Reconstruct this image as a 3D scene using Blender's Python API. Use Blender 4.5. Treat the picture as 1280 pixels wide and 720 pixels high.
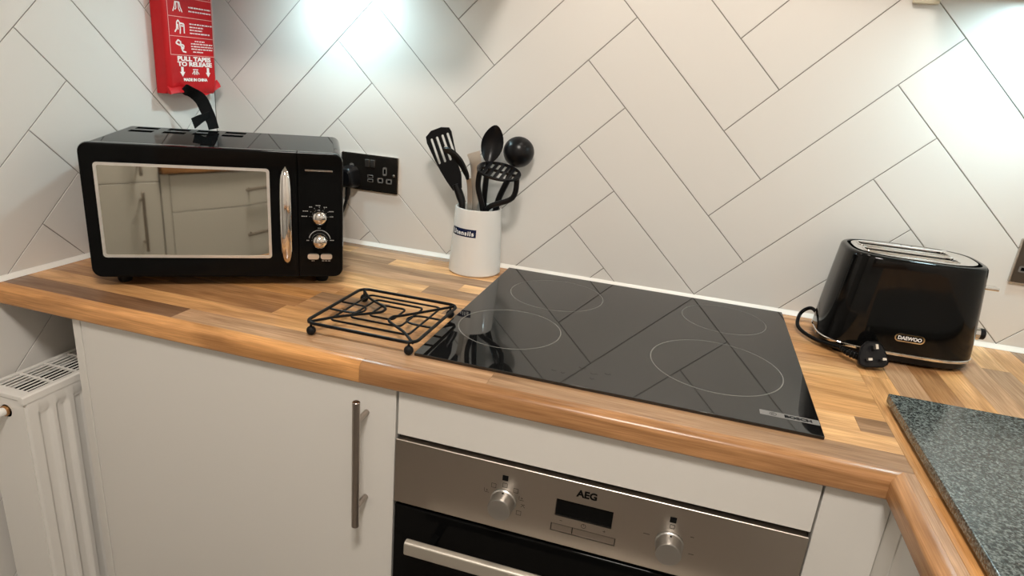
import bpy, bmesh, math, random
from mathutils import Vector, Matrix
R = math.radians
rnd = random.Random(7)
for o in list(bpy.data.objects): bpy.data.objects.remove(o)
sc = bpy.context.scene
COL = sc.collection
Z0 = 0.90            # height of the worktop's top face above the floor; everything below is modelled with the worktop top at z = 0

# ------------------------------------------------------------------ camera, world, lights, exposure
cam = bpy.data.cameras.new('camera'); camo = bpy.data.objects.new('camera', cam); COL.objects.link(camo)
cam.sensor_width = 36; cam.lens = 801.2174 / 1280 * 36; cam.clip_start = 0.02
rx, up, fw = Vector((0.95714442, 0.27719157, 0.08390115)), Vector((-0.16455574, 0.28212877, 0.94515859)), Vector((-0.23831906, 0.91845968, -0.31565144))
M = Matrix.Identity(4)
for i in range(3):
    M[i][0] = rx[i]; M[i][1] = up[i]; M[i][2] = -fw[i]
M.translation = Vector((1.01634838, -1.37422068, 0.42540516 + Z0))
camo.matrix_world = M
sc.camera = camo
w = bpy.data.worlds.new('room_air'); sc.world = w; w.use_nodes = True
w.node_tree.nodes['Background'].inputs[0].default_value = (0.75, 0.85, 1, 1)
w.node_tree.nodes['Background'].inputs[1].default_value = 0.3
sc.view_settings.view_transform = 'Standard'; sc.view_settings.look = 'None'
sc.view_settings.exposure = 0.0; sc.view_settings.gamma = 1.0
LED_STRENGTH = 225.0          # under-cabinet spots, cool white
CEIL_STRENGTH = 82.0         # ceiling light, warm white
HOOD_STRENGTH = 42.0           # the two extractor lamps over the hob, warm white

# ------------------------------------------------------------------ materials
def mat(name, color, rough=0.5, metal=0.0, coat=0.0, spec=0.5, noise=None, bump=None, emit=None, aniso=0.0, trans=0.0):
    m = bpy.data.materials.new(name); m.use_nodes = True
    nt = m.node_tree; b = nt.nodes['Principled BSDF']
    b.inputs['Base Color'].default_value = (*color, 1); b.inputs['Roughness'].default_value = rough
    b.inputs['Metallic'].default_value = metal; b.inputs['Coat Weight'].default_value = coat
    b.inputs['Specular IOR Level'].default_value = spec; b.inputs['Coat Roughness'].default_value = 0.03
    b.inputs['Transmission Weight'].default_value = trans
    tc = nt.nodes.new('ShaderNodeTexCoord')
    if noise:                                   # (scale xyz, colour b, low, high)
        s, c2, lo, hi = noise
        mp = nt.nodes.new('ShaderNodeMapping'); mp.inputs['Scale'].default_value = s
        n = nt.nodes.new('ShaderNodeTexNoise'); n.inputs['Scale'].default_value = 1; n.inputs['Detail'].default_value = 5
        r = nt.nodes.new('ShaderNodeValToRGB')
        r.color_ramp.elements[0].position = lo; r.color_ramp.elements[1].position = hi
        r.color_ramp.elements[0].color = (*color, 1); r.color_ramp.elements[1].color = (*c2, 1)
        nt.links.new(tc.outputs['Object'], mp.inputs[0]); nt.links.new(mp.outputs[0], n.inputs[0])
        nt.links.new(n.outputs[0], r.inputs[0]); nt.links.new(r.outputs[0], b.inputs['Base Color'])
    if bump:                                    # (scale xyz, strength, distance)
        mp = nt.nodes.new('ShaderNodeMapping'); mp.inputs['Scale'].default_value = bump[0]
        n = nt.nodes.new('ShaderNodeTexNoise'); n.inputs['Scale'].default_value = 1; n.inputs['Detail'].default_value = 3
        bp = nt.nodes.new('ShaderNodeBump'); bp.inputs['Strength'].default_value = bump[1]; bp.inputs['Distance'].default_value = bump[2]
        nt.links.new(tc.outputs['Object'], mp.inputs[0]); nt.links.new(mp.outputs[0], n.inputs[0])
        nt.links.new(n.outputs[0], bp.inputs['Height']); nt.links.new(bp.outputs[0], b.inputs['Normal'])
    if emit:
        b.inputs['Emission Color'].default_value = (*emit[0], 1); b.inputs['Emission Strength'].default_value = emit[1]
    return m

def wood_material():
    m = bpy.data.materials.new('oak_block_laminate'); m.use_nodes = True
    nt = m.node_tree; L = nt.links; b = nt.nodes['Principled BSDF']
    b.inputs['Roughness'].default_value = 0.27
    b.inputs['Specular IOR Level'].default_value = 0.4
    tc = nt.nodes.new('ShaderNodeTexCoord'); oi = nt.nodes.new('ShaderNodeObjectInfo')
    def N(t): return nt.nodes.new('ShaderNode' + t)
    off = N('VectorMath'); off.operation = 'SCALE'; off.inputs[0].default_value = (13.1, 7.7, 5.3); L.new(oi.outputs['Random'], off.inputs['Scale'])
    ad = N('VectorMath'); ad.operation = 'ADD'; L.new(tc.outputs['Object'], ad.inputs[0]); L.new(off.outputs[0], ad.inputs[1])
    def noise(scale, detail=6, dist=0.0):
        mp = N('Mapping'); mp.inputs['Scale'].default_value = scale; n = N('TexNoise'); n.inputs['Scale'].default_value = 1
        n.inputs['Detail'].default_value = detail; n.inputs['Distortion'].default_value = dist
        L.new(ad.outputs[0], mp.inputs[0]); L.new(mp.outputs[0], n.inputs[0]); return n
    big = noise((5, 34, 34), 4, 0.9); fine = noise((14, 620, 620), 5); wob = noise((9, 130, 130), 5, 1.2)
    def ramp(n, a, bb, lo=0.35, hi=0.65):
        r = N('ValToRGB'); r.color_ramp.elements[0].position = lo; r.color_ramp.elements[1].position = hi
        r.color_ramp.elements[0].color = (*a, 1); r.color_ramp.elements[1].color = (*bb, 1); L.new(n.outputs[0], r.inputs[0]); return r
    def mul(a, bb, f):
        x = N('MixRGB'); x.blend_type = 'MULTIPLY'; x.inputs[0].default_value = f; L.new(a, x.inputs[1]); L.new(bb, x.inputs[2]); return x.outputs[0]
    c = mul(oi.outputs['Color'], ramp(big, (0.70, 0.66, 0.62), (1.16, 1.16, 1.16)).outputs[0], 0.9)
    c = mul(c, ramp(wob, (0.84, 0.80, 0.77), (1.10, 1.10, 1.10)).outputs[0], 0.7)
    c = mul(c, ramp(fine, (0.78, 0.74, 0.70), (1.10, 1.10, 1.10)).outputs[0], 0.8)
    L.new(c, b.inputs['Base Color'])
    return m
WOOD = wood_material()

def granite_material():
    m = bpy.data.materials.new('dark_granite'); m.use_nodes = True; nt = m.node_tree; L = nt.links; b = nt.nodes['Principled BSDF']
    tc = nt.nodes.new('ShaderNodeTexCoord')
    def nz(s, d):
        n = nt.nodes.new('ShaderNodeTexNoise'); n.inputs['Scale'].default_value = s; n.inputs['Detail'].default_value = d; L.new(tc.outputs['Object'], n.inputs[0]); return n
    v = nt.nodes.new('ShaderNodeTexVoronoi'); v.inputs['Scale'].default_value = 420; L.new(tc.outputs['Object'], v.inputs[0])
    a = nz(330, 4)
    mx = nt.nodes.new('ShaderNodeMath'); mx.operation = 'MULTIPLY_ADD'; mx.inputs[1].default_value = 0.35
    sep = nt.nodes.new('ShaderNodeSeparateColor'); L.new(v.outputs['Color'], sep.inputs[0]); L.new(sep.outputs[0], mx.inputs[0]); L.new(a.outputs[0], mx.inputs[2])
    r = nt.nodes.new('ShaderNodeValToRGB'); e = r.color_ramp.elements
    e[0].position = 0.50; e[0].color = (0.016, 0.019, 0.019, 1); e[1].position = 0.92; e[1].color = (0.19, 0.215, 0.205, 1)
    k = e.new(0.68); k.color = (0.075, 0.088, 0.083, 1)
    L.new(mx.outputs[0], r.inputs[0]); L.new(r.outputs[0], b.inputs['Base Color'])
    b.inputs['Roughness'].default_value = 0.18; b.inputs['Specular IOR Level'].default_value = 0.8
    return m
GRANITE = granite_material()
TILE = mat('satin_white_wall_tile', (0.74, 0.715, 0.675), 0.33, bump=((60, 60, 60), 0.05, 0.001))
GROUT = mat('grey_grout', (0.30, 0.28, 0.25), 0.9)
SEAL = mat('white_sealant', (0.92, 0.90, 0.84), 0.35)
PAINT = mat('painted_plaster', (0.66, 0.63, 0.58), 0.8, noise=((3, 3, 3), (0.62, 0.6, 0.56), 0.3, 0.7))
CABW = mat('satin_ivory_cabinet', (0.70, 0.675, 0.63), 0.42, bump=((90, 90, 90), 0.03, 0.0006))
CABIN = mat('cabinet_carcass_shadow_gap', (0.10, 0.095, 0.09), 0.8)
STEEL = mat('brushed_steel', (0.50, 0.45, 0.40), 0.30, 1.0, bump=((2, 2, 900), 0.12, 0.0004))
STEELB = mat('brushed_nickel_handle', (0.42, 0.37, 0.33), 0.28, 1.0)
CHROME = mat('chrome', (0.78, 0.76, 0.74), 0.08, 1.0)
SATIN = mat('satin_silver_knob', (0.50, 0.49, 0.47), 0.38, 1.0)
BLACKG = mat('gloss_black_enamel', (0.004, 0.004, 0.004), 0.05, spec=0.22)
BLACKG.node_tree.nodes['Principled BSDF'].inputs['IOR'].default_value = 1.3
BLACKP = mat('black_nylon', (0.005, 0.005, 0.006), 0.30, spec=0.28)
BLACKM = mat('matt_black_rubber', (0.006, 0.006, 0.006), 0.6, spec=0.2)
WIRE = mat('black_coated_wire', (0.004, 0.004, 0.004), 0.35, spec=0.2)
DARKBOX = mat('dark_void', (0.003, 0.003, 0.003), 0.9, spec=0.0)  # near-black stand-in for the shade inside openings and hollows
CASE = mat('black_microwave_case', (0.004, 0.004, 0.004), 0.03, spec=0.3)
CASE.node_tree.nodes['Principled BSDF'].inputs['IOR'].default_value = 1.10
DARKBOX.node_tree.nodes['Principled BSDF'].inputs['IOR'].default_value = 1.01
HOBG = mat('black_ceramic_glass', (0.006, 0.006, 0.006), 0.03, spec=0.75)
HOBP = mat('grey_hob_print', (0.17, 0.165, 0.15), 0.15)
HOBS = mat('faint_hob_print', (0.030, 0.032, 0.030), 0.03, spec=0.75)
HOBL = mat('grey_logo_strip', (0.21, 0.20, 0.19), 0.25, spec=0.3)
MIRROR = mat('mirrored_door_glass', (0.60, 0.57, 0.49), 0.03, 1.0)
CERAM = mat('white_glazed_ceramic', (0.78, 0.77, 0.74), 0.12, spec=0.55)
NAVY = mat('navy_transfer', (0.006, 0.012, 0.05), 0.2)
WHITEP = mat('white_print', (0.85, 0.85, 0.85), 0.4)
GREYP = mat('grey_print', (0.30, 0.30, 0.30), 0.4)
BLACKPR = mat('black_print', (0.004, 0.004, 0.004), 0.6, spec=0.1)
DARKPR = mat('thin_brown_print', (0.03, 0.025, 0.02), 0.5)
RED = mat('red_vinyl_pouch', (0.52, 0.006, 0.010), 0.40, spec=0.3, noise=((14, 14, 14), (0.42, 0.005, 0.008), 0.35, 0.7), bump=((30, 30, 18), 0.5, 0.004))
REDPR = mat('white_pouch_print', (0.88, 0.78, 0.74), 0.45)
PINKPR = mat('pink_pouch_print', (0.80, 0.38, 0.34), 0.45)
TAPE = mat('black_webbing', (0.004, 0.004, 0.004), 0.8, spec=0.1, bump=((700, 700, 700), 0.4, 0.0006))
RADW = mat('white_radiator_enamel', (0.74, 0.72, 0.68), 0.3)
BRASS = mat('copper_brass', (0.45, 0.24, 0.10), 0.35, 1.0)
NICKEL = mat('black_nickel', (0.13, 0.115, 0.10), 0.38, 1.0)
NICKELE = mat('polished_plate_edge', (0.55, 0.50, 0.45), 0.2, 1.0)
GREYPL = mat('grey_socket_insert', (0.16, 0.15, 0.14), 0.45)
FLOORM = mat('grey_vinyl_floor', (0.20, 0.17, 0.14), 0.5, noise=((4, 30, 4), (0.27, 0.23, 0.19), 0.3, 0.7))
LED = mat('cool_led_lens', (0.9, 0.95, 1.0), 0.4, emit=((0.66, 0.93, 1.0), LED_STRENGTH))
HOODL = mat('hood_lamp_lens', (0.9, 0.9, 0.9), 0.4, emit=((1.0, 0.91, 0.79), HOOD_STRENGTH))
CEIL = mat('warm_lamp_diffuser', (0.9, 0.9, 0.9), 0.4, emit=((1.0, 0.93, 0.85), CEIL_STRENGTH))
STEELT = mat('polished_utensil_steel', (0.80, 0.75, 0.68), 0.32, 0.9)

# ------------------------------------------------------------------ mesh helpers
def empty(name, loc=(0, 0, 0), rz=0, label=None, cat=None, group=None):
    o = bpy.data.objects.new(name, None); o.empty_display_size = 0.05; COL.objects.link(o)
    o.location = loc; o.rotation_euler = (0, 0, rz)
    return tag(o, label, cat, group)
def tag(o, label=None, cat=None, group=None, kind=None):
    for k, v in (('label', label), ('category', cat), ('group', group), ('kind', kind)):
        if v: o[k] = v
    return o
def obj(name, bm, m, parent=None, smooth=True, ang=35):
    bmesh.ops.recalc_face_normals(bm, faces=bm.faces)
    me = bpy.data.meshes.new(name)
    if smooth:
        for f in bm.faces: f.smooth = True
        for e in bm.edges:
            if len(e.link_faces) == 2 and e.calc_face_angle(0) > R(ang): e.smooth = False
    bm.to_mesh(me); bm.free()
    if m: me.materials.append(m)
    o = bpy.data.objects.new(name, me); COL.objects.link(o)
    if smooth:
        wn = o.modifiers.new('face_weighted_normals', 'WEIGHTED_NORMAL'); wn.keep_sharp = True; wn.weight = 100
    if parent: o.parent = parent
    return o
def copy_tree(o, parent=None):
    c = o.copy(); COL.objects.link(c)
    if parent: c.parent = parent
    for ch in list(o.children): copy_tree(ch, c)
    return c
def B(): return bmesh.new()
def box(bm, x0, x1, y0, y1, z0, z1, bev=0.0, seg=2):
    vs = [bm.verts.new((x, y, z)) for x in (x0, x1) for y in (y0, y1) for z in (z0, z1)]
    fs = [bm.faces.new([vs[i] for i in f]) for f in ((0, 1, 3, 2), (4, 6, 7, 5), (0, 4, 5, 1), (2, 3, 7, 6), (0, 2, 6, 4), (1, 5, 7, 3))]
    if bev:
        es = list({e for f in fs for e in f.edges})
        bmesh.ops.bevel(bm, geom=es, offset=bev, segments=seg, affect='EDGES', profile=0.5)
    return bm
def frames(pts, closed=False):
    n = len(pts); T = []
    for i in range(n):
        a = pts[(i - 1) % n] if (closed or i > 0) else pts[0]
        b = pts[(i + 1) % n] if (closed or i < n - 1) else pts[-1]
        T.append((b - a).normalized())
    u = T[0].orthogonal().normalized(); out = []
    for t in T:
        u = (u - t * u.dot(t))
        u = u.normalized() if u.length > 1e-6 else t.orthogonal().normalized()
        out.append((u, t.cross(u)))
    return out
def tube(bm, pts, r, seg=10, closed=False, cap=True):
    pts = [Vector(p) for p in pts]; fr = frames(pts, closed)
    rr = r if isinstance(r, (list, tuple)) else [r] * len(pts)
    rings = [[bm.verts.new(p + (u * math.cos(2 * math.pi * k / seg) + v * math.sin(2 * math.pi * k / seg)) * q) for k in range(seg)] for p, (u, v), q in zip(pts, fr, rr)]
    n = len(pts)
    for i in range(n if closed else n - 1):
        a, b = rings[i], rings[(i + 1) % n]
        sh = 0
        if closed and i == n - 1: sh = min(range(seg), key=lambda s: (b[s].co - a[0].co).length)
        for k in range(seg): bm.faces.new((a[k], a[(k + 1) % seg], b[(k + 1 + sh) % seg], b[(k + sh) % seg]))
    if cap and not closed: bm.faces.new(rings[0]); bm.faces.new(rings[-1])
    return bm
def smooth_path(pts, n=8, closed=False):
    P = [Vector(p) for p in pts]; out = []; N = len(P)
    for i in range(N if closed else N - 1):
        g = (lambda k: P[k % N]) if closed else (lambda k: P[max(0, min(N - 1, k))])
        p0, p1, p2, p3 = g(i - 1), g(i), g(i + 1), g(i + 2)
        for j in range(n):
            t = j / n
            out.append(0.5 * ((2 * p1) + (p2 - p0) * t + (2 * p0 - 5 * p1 + 4 * p2 - p3) * t * t + (3 * p1 - p0 - 3 * p2 + p3) * t ** 3))
    if not closed: out.append(P[-1])
    return out
def lathe(bm, prof, seg=48, c=(0, 0, 0), ax='z', closed=False):
    rings = []
    for r, h in prof:
        ring = []
        for k in range(seg):
            a = 2 * math.pi * k / seg; x, y = r * math.cos(a), r * math.sin(a)
            p = {'z': (x, y, h), 'y': (x, h, y), 'x': (h, x, y)}[ax]
            ring.append(bm.verts.new(Vector(p) + Vector(c)))
        rings.append(ring)
    m = len(rings)
    for i in range(m if closed else m - 1):
        a, b = rings[i], rings[(i + 1) % m]
        for k in range(seg): bm.faces.new((a[k], a[(k + 1) % seg], b[(k + 1) % seg], b[k]))
    if not closed:
        bm.faces.new(rings[0]); bm.faces.new(rings[-1])
    return bm
def sphere(bm, c, r, seg=14):
    bmesh.ops.create_uvsphere(bm, u_segments=seg, v_segments=max(6, seg // 2), radius=r, matrix=Matrix.Translation(c)); return bm
def rrect(x0, x1, y0, y1, r, n=5):
    out = []
    for cx, cy, a0 in ((x1 - r, y1 - r, 0), (x0 + r, y1 - r, 90), (x0 + r, y0 + r, 180), (x1 - r, y0 + r, 270)):
        for k in range(n + 1):
            a = R(a0 + 90 * k / n); out.append((cx + r * math.cos(a), cy + r * math.sin(a)))
    return out
def plate(bm, outer, holes, O, U, V, t, back=True):
    """flat polygon (2d outline + holes) in the plane O + u*U + v*V, extruded by t along UxV"""
    O, U, V = Vector(O), Vector(U), Vector(V); Nn = U.cross(V).normalized()
    es = []; 
    for loop in [outer] + list(holes):
        vs = [bm.verts.new(O + U * a + V * b) for a, b in loop]
        es += [bm.edges.new((vs[i], vs[(i + 1) % len(vs)])) for i in range(len(vs))]
    res = bmesh.ops.triangle_fill(bm, edges=es, use_beauty=True)
    fs = [g for g in res['geom'] if isinstance(g, bmesh.types.BMFace)]
    if t:
        ex = bmesh.ops.extrude_face_region(bm, geom=fs)
        bmesh.ops.translate(bm, verts=[g for g in ex['geom'] if isinstance(g, bmesh.types.BMVert)], vec=Nn * t)
    return bm
def loft(bm, secs, cap0=True, cap1=True):
    rings = [[bm.verts.new(p) for p in s] for s in secs]; n = len(rings[0])
    for a, b in zip(rings, rings[1:]):
        for k in range(n): bm.faces.new((a[k], a[(k + 1) % n], b[(k + 1) % n], b[k]))
    if cap0: bm.faces.new(rings[0])
    if cap1: bm.faces.new(rings[-1])
    return bm
def text_part(name, s, size, O, U, V, m, parent, t=0.0003, width=None, bold=0.0, align='LEFT', spacing=1.0):
    """raised flat lettering: O = baseline start (or centre), U = reading direction, V = up"""
    cu = bpy.data.curves.new(name, 'FONT'); cu.body = s; cu.size = size; cu.extrude = t; cu.offset = bold; cu.align_x = align; cu.space_character = spacing
    cu.resolution_u = 3
    to = bpy.data.objects.new(name, cu); COL.objects.link(to)
    dg = bpy.context.evaluated_depsgraph_get(); me = bpy.data.meshes.new_from_object(to.evaluated_get(dg))
    bpy.data.objects.remove(to)
    U, V = Vector(U).normalized(), Vector(V).normalized(); Nn = U.cross(V)
    xs = [v.co.x for v in me.vertices]; k = width / (max(xs) - min(xs)) if width else 1
    for v in me.vertices: v.co = Vector(O) + U * v.co.x * k + V * v.co.y + Nn * v.co.z
    me.materials.clear(); me.materials.append(m)
    o = bpy.data.objects.new(name, me); COL.objects.link(o); o.parent = parent
    return o
def seglabel(bm, pts, wd, O, U, V, t):
    """thin flat strokes (list of 2d polylines) as ribbons in a plane"""
    for (a, b) in pts:
        a, b = Vector(a), Vector(b); d = (b - a)
        if d.length < 1e-7: continue
        d.normalize(); n = Vector((-d.y, d.x)) * wd / 2
        plate(bm, [tuple(a - n), tuple(b - n), tuple(b + n), tuple(a + n)], [], O, U, V, t)
    return bm

# ------------------------------------------------------------------ the room
YW, XL, XR, YF, ZF, ZC = 0.0, -0.1325, 1.93, -2.60, -0.90, 1.50
TT = 0.007   # tile thickness; the tile faces lie on the wall planes
def room_slab(name, a): return tag(obj(name, box(B(), *a), a[-1] if not isinstance(a[-1], float) else PAINT, None, False), kind='structure')
def slab(name, m, *a): return tag(obj(name, box(B(), *a), m, None, False), kind='structure')
slab('floor', FLOORM, XL - 0.1, XR + 0.1, YF - 0.1, 0.1, ZF - 0.06, ZF)
slab('ceiling', PAINT, XL - 0.1, XR + 0.1, YF - 0.1, 0.1, ZC, ZC + 0.06)
wall_back = slab('wall_back', GROUT, XL - 0.1, XR + 0.1, 0.0018, 0.1, ZF, ZC)
wall_left = slab('wall_left', GROUT, XL - 0.1, XL - 0.0018, YF - 0.1, 0.0018, ZF, ZC)
slab('wall_right', PAINT, XR, XR + 0.1, YF - 0.1, 0.0018, ZF, ZC)
slab('wall_front', PAINT, XL, XR, YF - 0.1, YF, ZF, ZC)

def clip_poly(P, x0, x1, y0, y1):
    def cl(P, f, inter):
        out = []
        for i in range(len(P)):
            a, b = P[i], P[(i + 1) % len(P)]
            if f(a): out.append(a)
            if f(a) != f(b): out.append(inter(a, b))
        return out
    for ax, v, s in ((0, x0, 1), (0, x1, -1), (1, y0, 1), (1, y1, -1)):
        if not P: return P
        P = cl(P, lambda p: (p[ax] - v) * s >= 0, lambda a, b: tuple(a[k] + (b[k] - a[k]) * (v - a[ax]) / (b[ax] - a[ax]) for k in (0, 1)))
    return P
def inset(P, d):
    n = len(P); A = sum(P[i][0] * P[(i + 1) % n][1] - P[(i + 1) % n][0] * P[i][1] for i in range(n)) / 2
    if A < 0: P = P[::-1]
    out = []
    for i in range(n):
        p0, p1, p2 = Vector(P[i - 1]), Vector(P[i]), Vector(P[(i + 1) % n])
        a, b = (p1 - p0), (p2 - p1)
        if a.length < 1e-5 or b.length < 1e-5: continue
        a.normalize(); b.normalize(); na, nb = Vector((-a.y, a.x)), Vector((-b.y, b.x)); den = 1 + na.dot(nb)
        out.append(tuple(p1 + (na + nb) * d / max(den, 0.3)))
    return out
TWi, TLe, SX = 0.1216, 0.4017, 1.0087
def herringbone(wall, tx, tz, bx0, bx1, bz0, bz1, place):
    s2 = math.sqrt(2); n = 0
    for T in range(-4, 6):
        for k in range(-16, 18):
            for kind in 'AB':
                if kind == 'A': q = [(k * TWi, k * TWi), (k * TWi + TLe, k * TWi), (k * TWi + TLe, (k + 1) * TWi), (k * TWi, (k + 1) * TWi)]
                else: q = [((k - 1) * TWi, k * TWi), (k * TWi, k * TWi), (k * TWi, k * TWi + TLe), ((k - 1) * TWi, k * TWi + TLe)]
                P = [((p + T * TLe - (r - T * TLe)) / s2 * SX + tx, (p + T * TLe + r - T * TLe) / s2 + tz) for p, r in q]
                P = clip_poly(P, bx0, bx1, bz0, bz1)
                if len(P) < 3: continue
                ar = abs(sum(P[i][0] * P[(i + 1) % len(P)][1] - P[(i + 1) % len(P)][0] * P[i][1] for i in range(len(P))) / 2)
                if ar < 2e-4: continue
                P = inset(P, 0.00085)
                if len(P) < 3: continue
                c = (sum(p[0] for p in P) / len(P), sum(p[1] for p in P) / len(P))
                bm = B(); lo, mi, hi = [], [], []
                Q = inset(P, 0.0006)
                if len(Q) != len(P): continue
                for p, r in zip(P, Q):
                    lo.append(bm.verts.new(place(p[0], p[1], 0.0012))); mi.append(bm.verts.new(place(p[0], p[1], -TT * 0 + 0.0006 - 0.0004)))
                    hi.append(bm.verts.new(place(r[0], r[1], -0.0002)))
                m = len(P)
                for a, b in ((lo, mi), (mi, hi)):
                    for i in range(m): bm.faces.new((a[i], a[(i + 1) % m], b[(i + 1) % m], b[i]))
                bm.faces.new(hi)
                o = obj('tile', bm, TILE, wall, False); n += 1
    return n
# back wall above the worktop up to the wall cabinets' backs
nb = herringbone(wall_back, 0.5781, 0.0952, XL, XR, -0.04, 0.78, lambda u, v, d: (u, d, v))
nl = herringbone(wall_left, -0.6794, 0.0599, -1.15, 0.0, -0.90, 0.78, lambda u, v, d: (XL - d, u, v))
# narrow bead of white sealant where worktop and tiles meet
def bead(name, a, b, inward, m=SEAL):
    bm = B(); prof = [(0, 0), (0.0075, 0), (0.0062, 0.0022), (0.0030, 0.0052), (0.0012, 0.0085), (0, 0.0085)]
    loft(bm, [[Vector(p) + Vector(inward) * q[0] + Vector((0, 0, q[1])) for q in prof] for p in (a, b)])
    return tag(obj(name, bm, m, None, True, 60), kind='structure')
bead('trim_1', (XL, -0.0004, 0.0003), (XR, -0.0004, 0.0003), (0, -1, 0))
bead('trim_2', (XL + 0.0004, -0.588, 0.0003), (XL + 0.0004, -0.008, 0.0003), (1, 0, 0))

# ------------------------------------------------------------------ worktop: core, staves, rolled front edges
TONE = dict(T=(0.72, 0.40, 0.170), L=(0.83, 0.50, 0.235), M=(0.60, 0.335, 0.155), G=(0.39, 0.24, 0.135), D=(0.25, 0.135, 0.07), B=(0.43, 0.225, 0.098), O=(0.63, 0.32, 0.118), P=(0.54, 0.33, 0.185))
PITCH, YE = 0.0455, -0.575
JX, EXR, TH = 1.342, 1.3290, 0.036
worktop = empty('worktop', (0, 0, 0), 0, 'oak block-effect L-shaped worktop with rounded front edge under the appliances', 'worktop')
bm = B(); box(bm, XL + 0.001, JX, YE, -0.001, -TH, -0.0062); box(bm, JX, XR - 0.001, -1.45, -0.001, -TH, -0.0062); box(bm, EXR, JX, -1.45, YE - 0.0, -TH, -0.0062)
obj('core', bm, mat('worktop_core', (0.30, 0.19, 0.10), 0.6), worktop, False)
HOB = (0.6516, 1.2436, -0.534, -0.012)
def stave(x0, x1, y0, y1, tone, along='x'):
    if along == 'x' and x0 > HOB[0] + 0.004 and x1 < HOB[1] - 0.004 and y0 > HOB[2] + 0.004: return
    L_, W_ = (x1 - x0, y1 - y0) if along == 'x' else (y1 - y0, x1 - x0)
    g = 0.00012
    bm = B(); box(bm, -L_ / 2 + g, L_ / 2 - g, -W_ / 2 + g, W_ / 2 - g, -0.006, 0.0, 0.00025, 1)
    o = obj('stave', bm, WOOD, worktop, False); o.location = ((x0 + x1) / 2, (y0 + y1) / 2, 0)
    if along == 'y': o.rotation_euler = (0, 0, R(90))
    c = Vector(TONE[tone]) * rnd.uniform(0.93, 1.07); o.color = (*c, 1)
rows = {0: [(0.235, 'D'), (0.783, 'P'), (JX, 'G')],
        1: [(0.46, 'T'), (0.75, 'M'), (1.244, 'T'), (JX, 'L')],
        2: [(0.361, 'B'), (0.60, 'T'), (1.20, 'M'), (1.299, 'L'), (JX, 'G')],
        3: [(0.10, 'O'), (0.376, 'B'), (0.56, 'M'), (1.0, 'T'), (JX, 'T')],
        4: [(0.168, 'O'), (0.376, 'O'), (0.52, 'G'), (0.70, 'T'), (1.1, 'M'), (JX, 'T')],
        5: [(0.05, 'B'), (0.40, 'M'), (0.62, 'T'), (0.9, 'G'), (1.19, 'L'), (JX, 'T')],
        6: [(0.2, 'O'), (0.33, 'B'), (0.50, 'L'), (0.75, 'T'), (1.05, 'M'), (JX, 'L')],
        7: [(0.12, 'M'), (0.344, 'T'), (0.54, 'L'), (0.68, 'G'), (1.0, 'T'), (JX, 'M')],
        8: [(0.336, 'G'), (0.60, 'P'), (0.85, 'L'), (1.15, 'M'), (JX, 'T')],
        9: [(0.25, 'M'), (0.47, 'G'), (0.72, 'G'), (1.0, 'T'), (JX, 'L')],
        10: [(0.1, 'T'), (0.40, 'G'), (0.66, 'L'), (0.9, 'G'), (1.2, 'T'), (JX, 'T')],
        11: [(0.28, 'L'), (0.47, 'P'), (0.70, 'M'), (1.1, 'T'), (JX, 'T')],
        12: [(0.22, 'T'), (0.60, 'G'), (0.9, 'M'), (1.2, 'T'), (JX, 'T')]}
for i, segs in rows.items():
    x = XL + 0.001; y0 = YE + PITCH * i; y1 = min(y0 + PITCH, -0.001)
    for xe, t in segs:
        stave(x, xe, y0, y1, t); x = xe
cols = {0: [(-0.27, 'T'), (-0.62, 'T'), (-0.95, 'O'), (-1.45, 'M')], 1: [(-0.42, 'P'), (-0.8, 'T'), (-1.45, 'M')], 2: [(-0.37, 'B'), (-0.6, 'T'), (-1.1, 'L'), (-1.45, 'M')],
        3: [(-0.13, 'M'), (-0.50, 'T'), (-0.9, 'G'), (-1.45, 'T')], 4: [(-0.36, 'P'), (-0.7, 'T'), (-1.1, 'L'), (-1.45, 'M')],
        5: [(-0.131, 'L'), (-0.40, 'G'), (-0.9, 'T'), (-1.45, 'M')], 6: [(-0.30, 'T'), (-0.6, 'M'), (-1.1, 'L'), (-1.45, 'T')],
        7: [(-0.10, 'G'), (-0.5, 'T'), (-1.0, 'G'), (-1.45, 'M')], 8: [(-0.22, 'M'), (-0.6, 'T'), (-1.45, 'M')], 9: [(-0.35, 'T'), (-0.8, 'L'), (-1.45, 'M')],
        10: [(-0.15, 'L'), (-0.7, 'M'), (-1.45, 'T')], 11: [(-0.4, 'T'), (-0.9, 'G'), (-1.45, 'T')], 12: [(-0.5, 'M'), (-1.45, 'T')]}
for i, segs in cols.items():
    y = -0.001; x0 = JX + PITCH * i; x1 = min(x0 + PITCH, XR - 0.001)
    for ye, t in segs:
        stave(x0, x1, ye, y, t, 'y'); y = ye
stave(EXR, JX, -0.93, YE, 'P', 'y'); stave(EXR, JX, -1.45, -0.93, 'G', 'y')
# rolled edge profile: (outward, z)
prof = [(0, 0)] + [(0.0170 * math.sin(R(a)) , -0.011 + 0.011 * math.cos(R(a))) for a in range(10, 91, 10)] + [(0.0170, -0.029), (0.0162, -0.0325), (0.0135, -0.0352), (0.010, -TH), (0, -TH)]
def nosing(a, b, base, along, tone, mit=None):
    bm = B(); secs = []
    for s in (a, b):
        ring = []
        for d, z in prof:
            if along == 'x': x = s if not (mit == s) else s - d; ring.append((x - (a + b) / 2, -d, z))
            else: y = s if not (mit == s) else s - d; ring.append((y - (a + b) / 2, d, z))
        secs.append(ring)
    loft(bm, secs)
    o = obj('front_edge', bm, WOOD, worktop, True, 25)
    if along == 'x': o.location = ((a + b) / 2, base, 0)
    else: o.location = (base, (a + b) / 2, 0); o.rotation_euler = (0, 0, R(90))
    o.color = (*TONE[tone], 1)
    return o
nosing(XL + 0.001, 0.589, YE, 'x', 'O')
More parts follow.
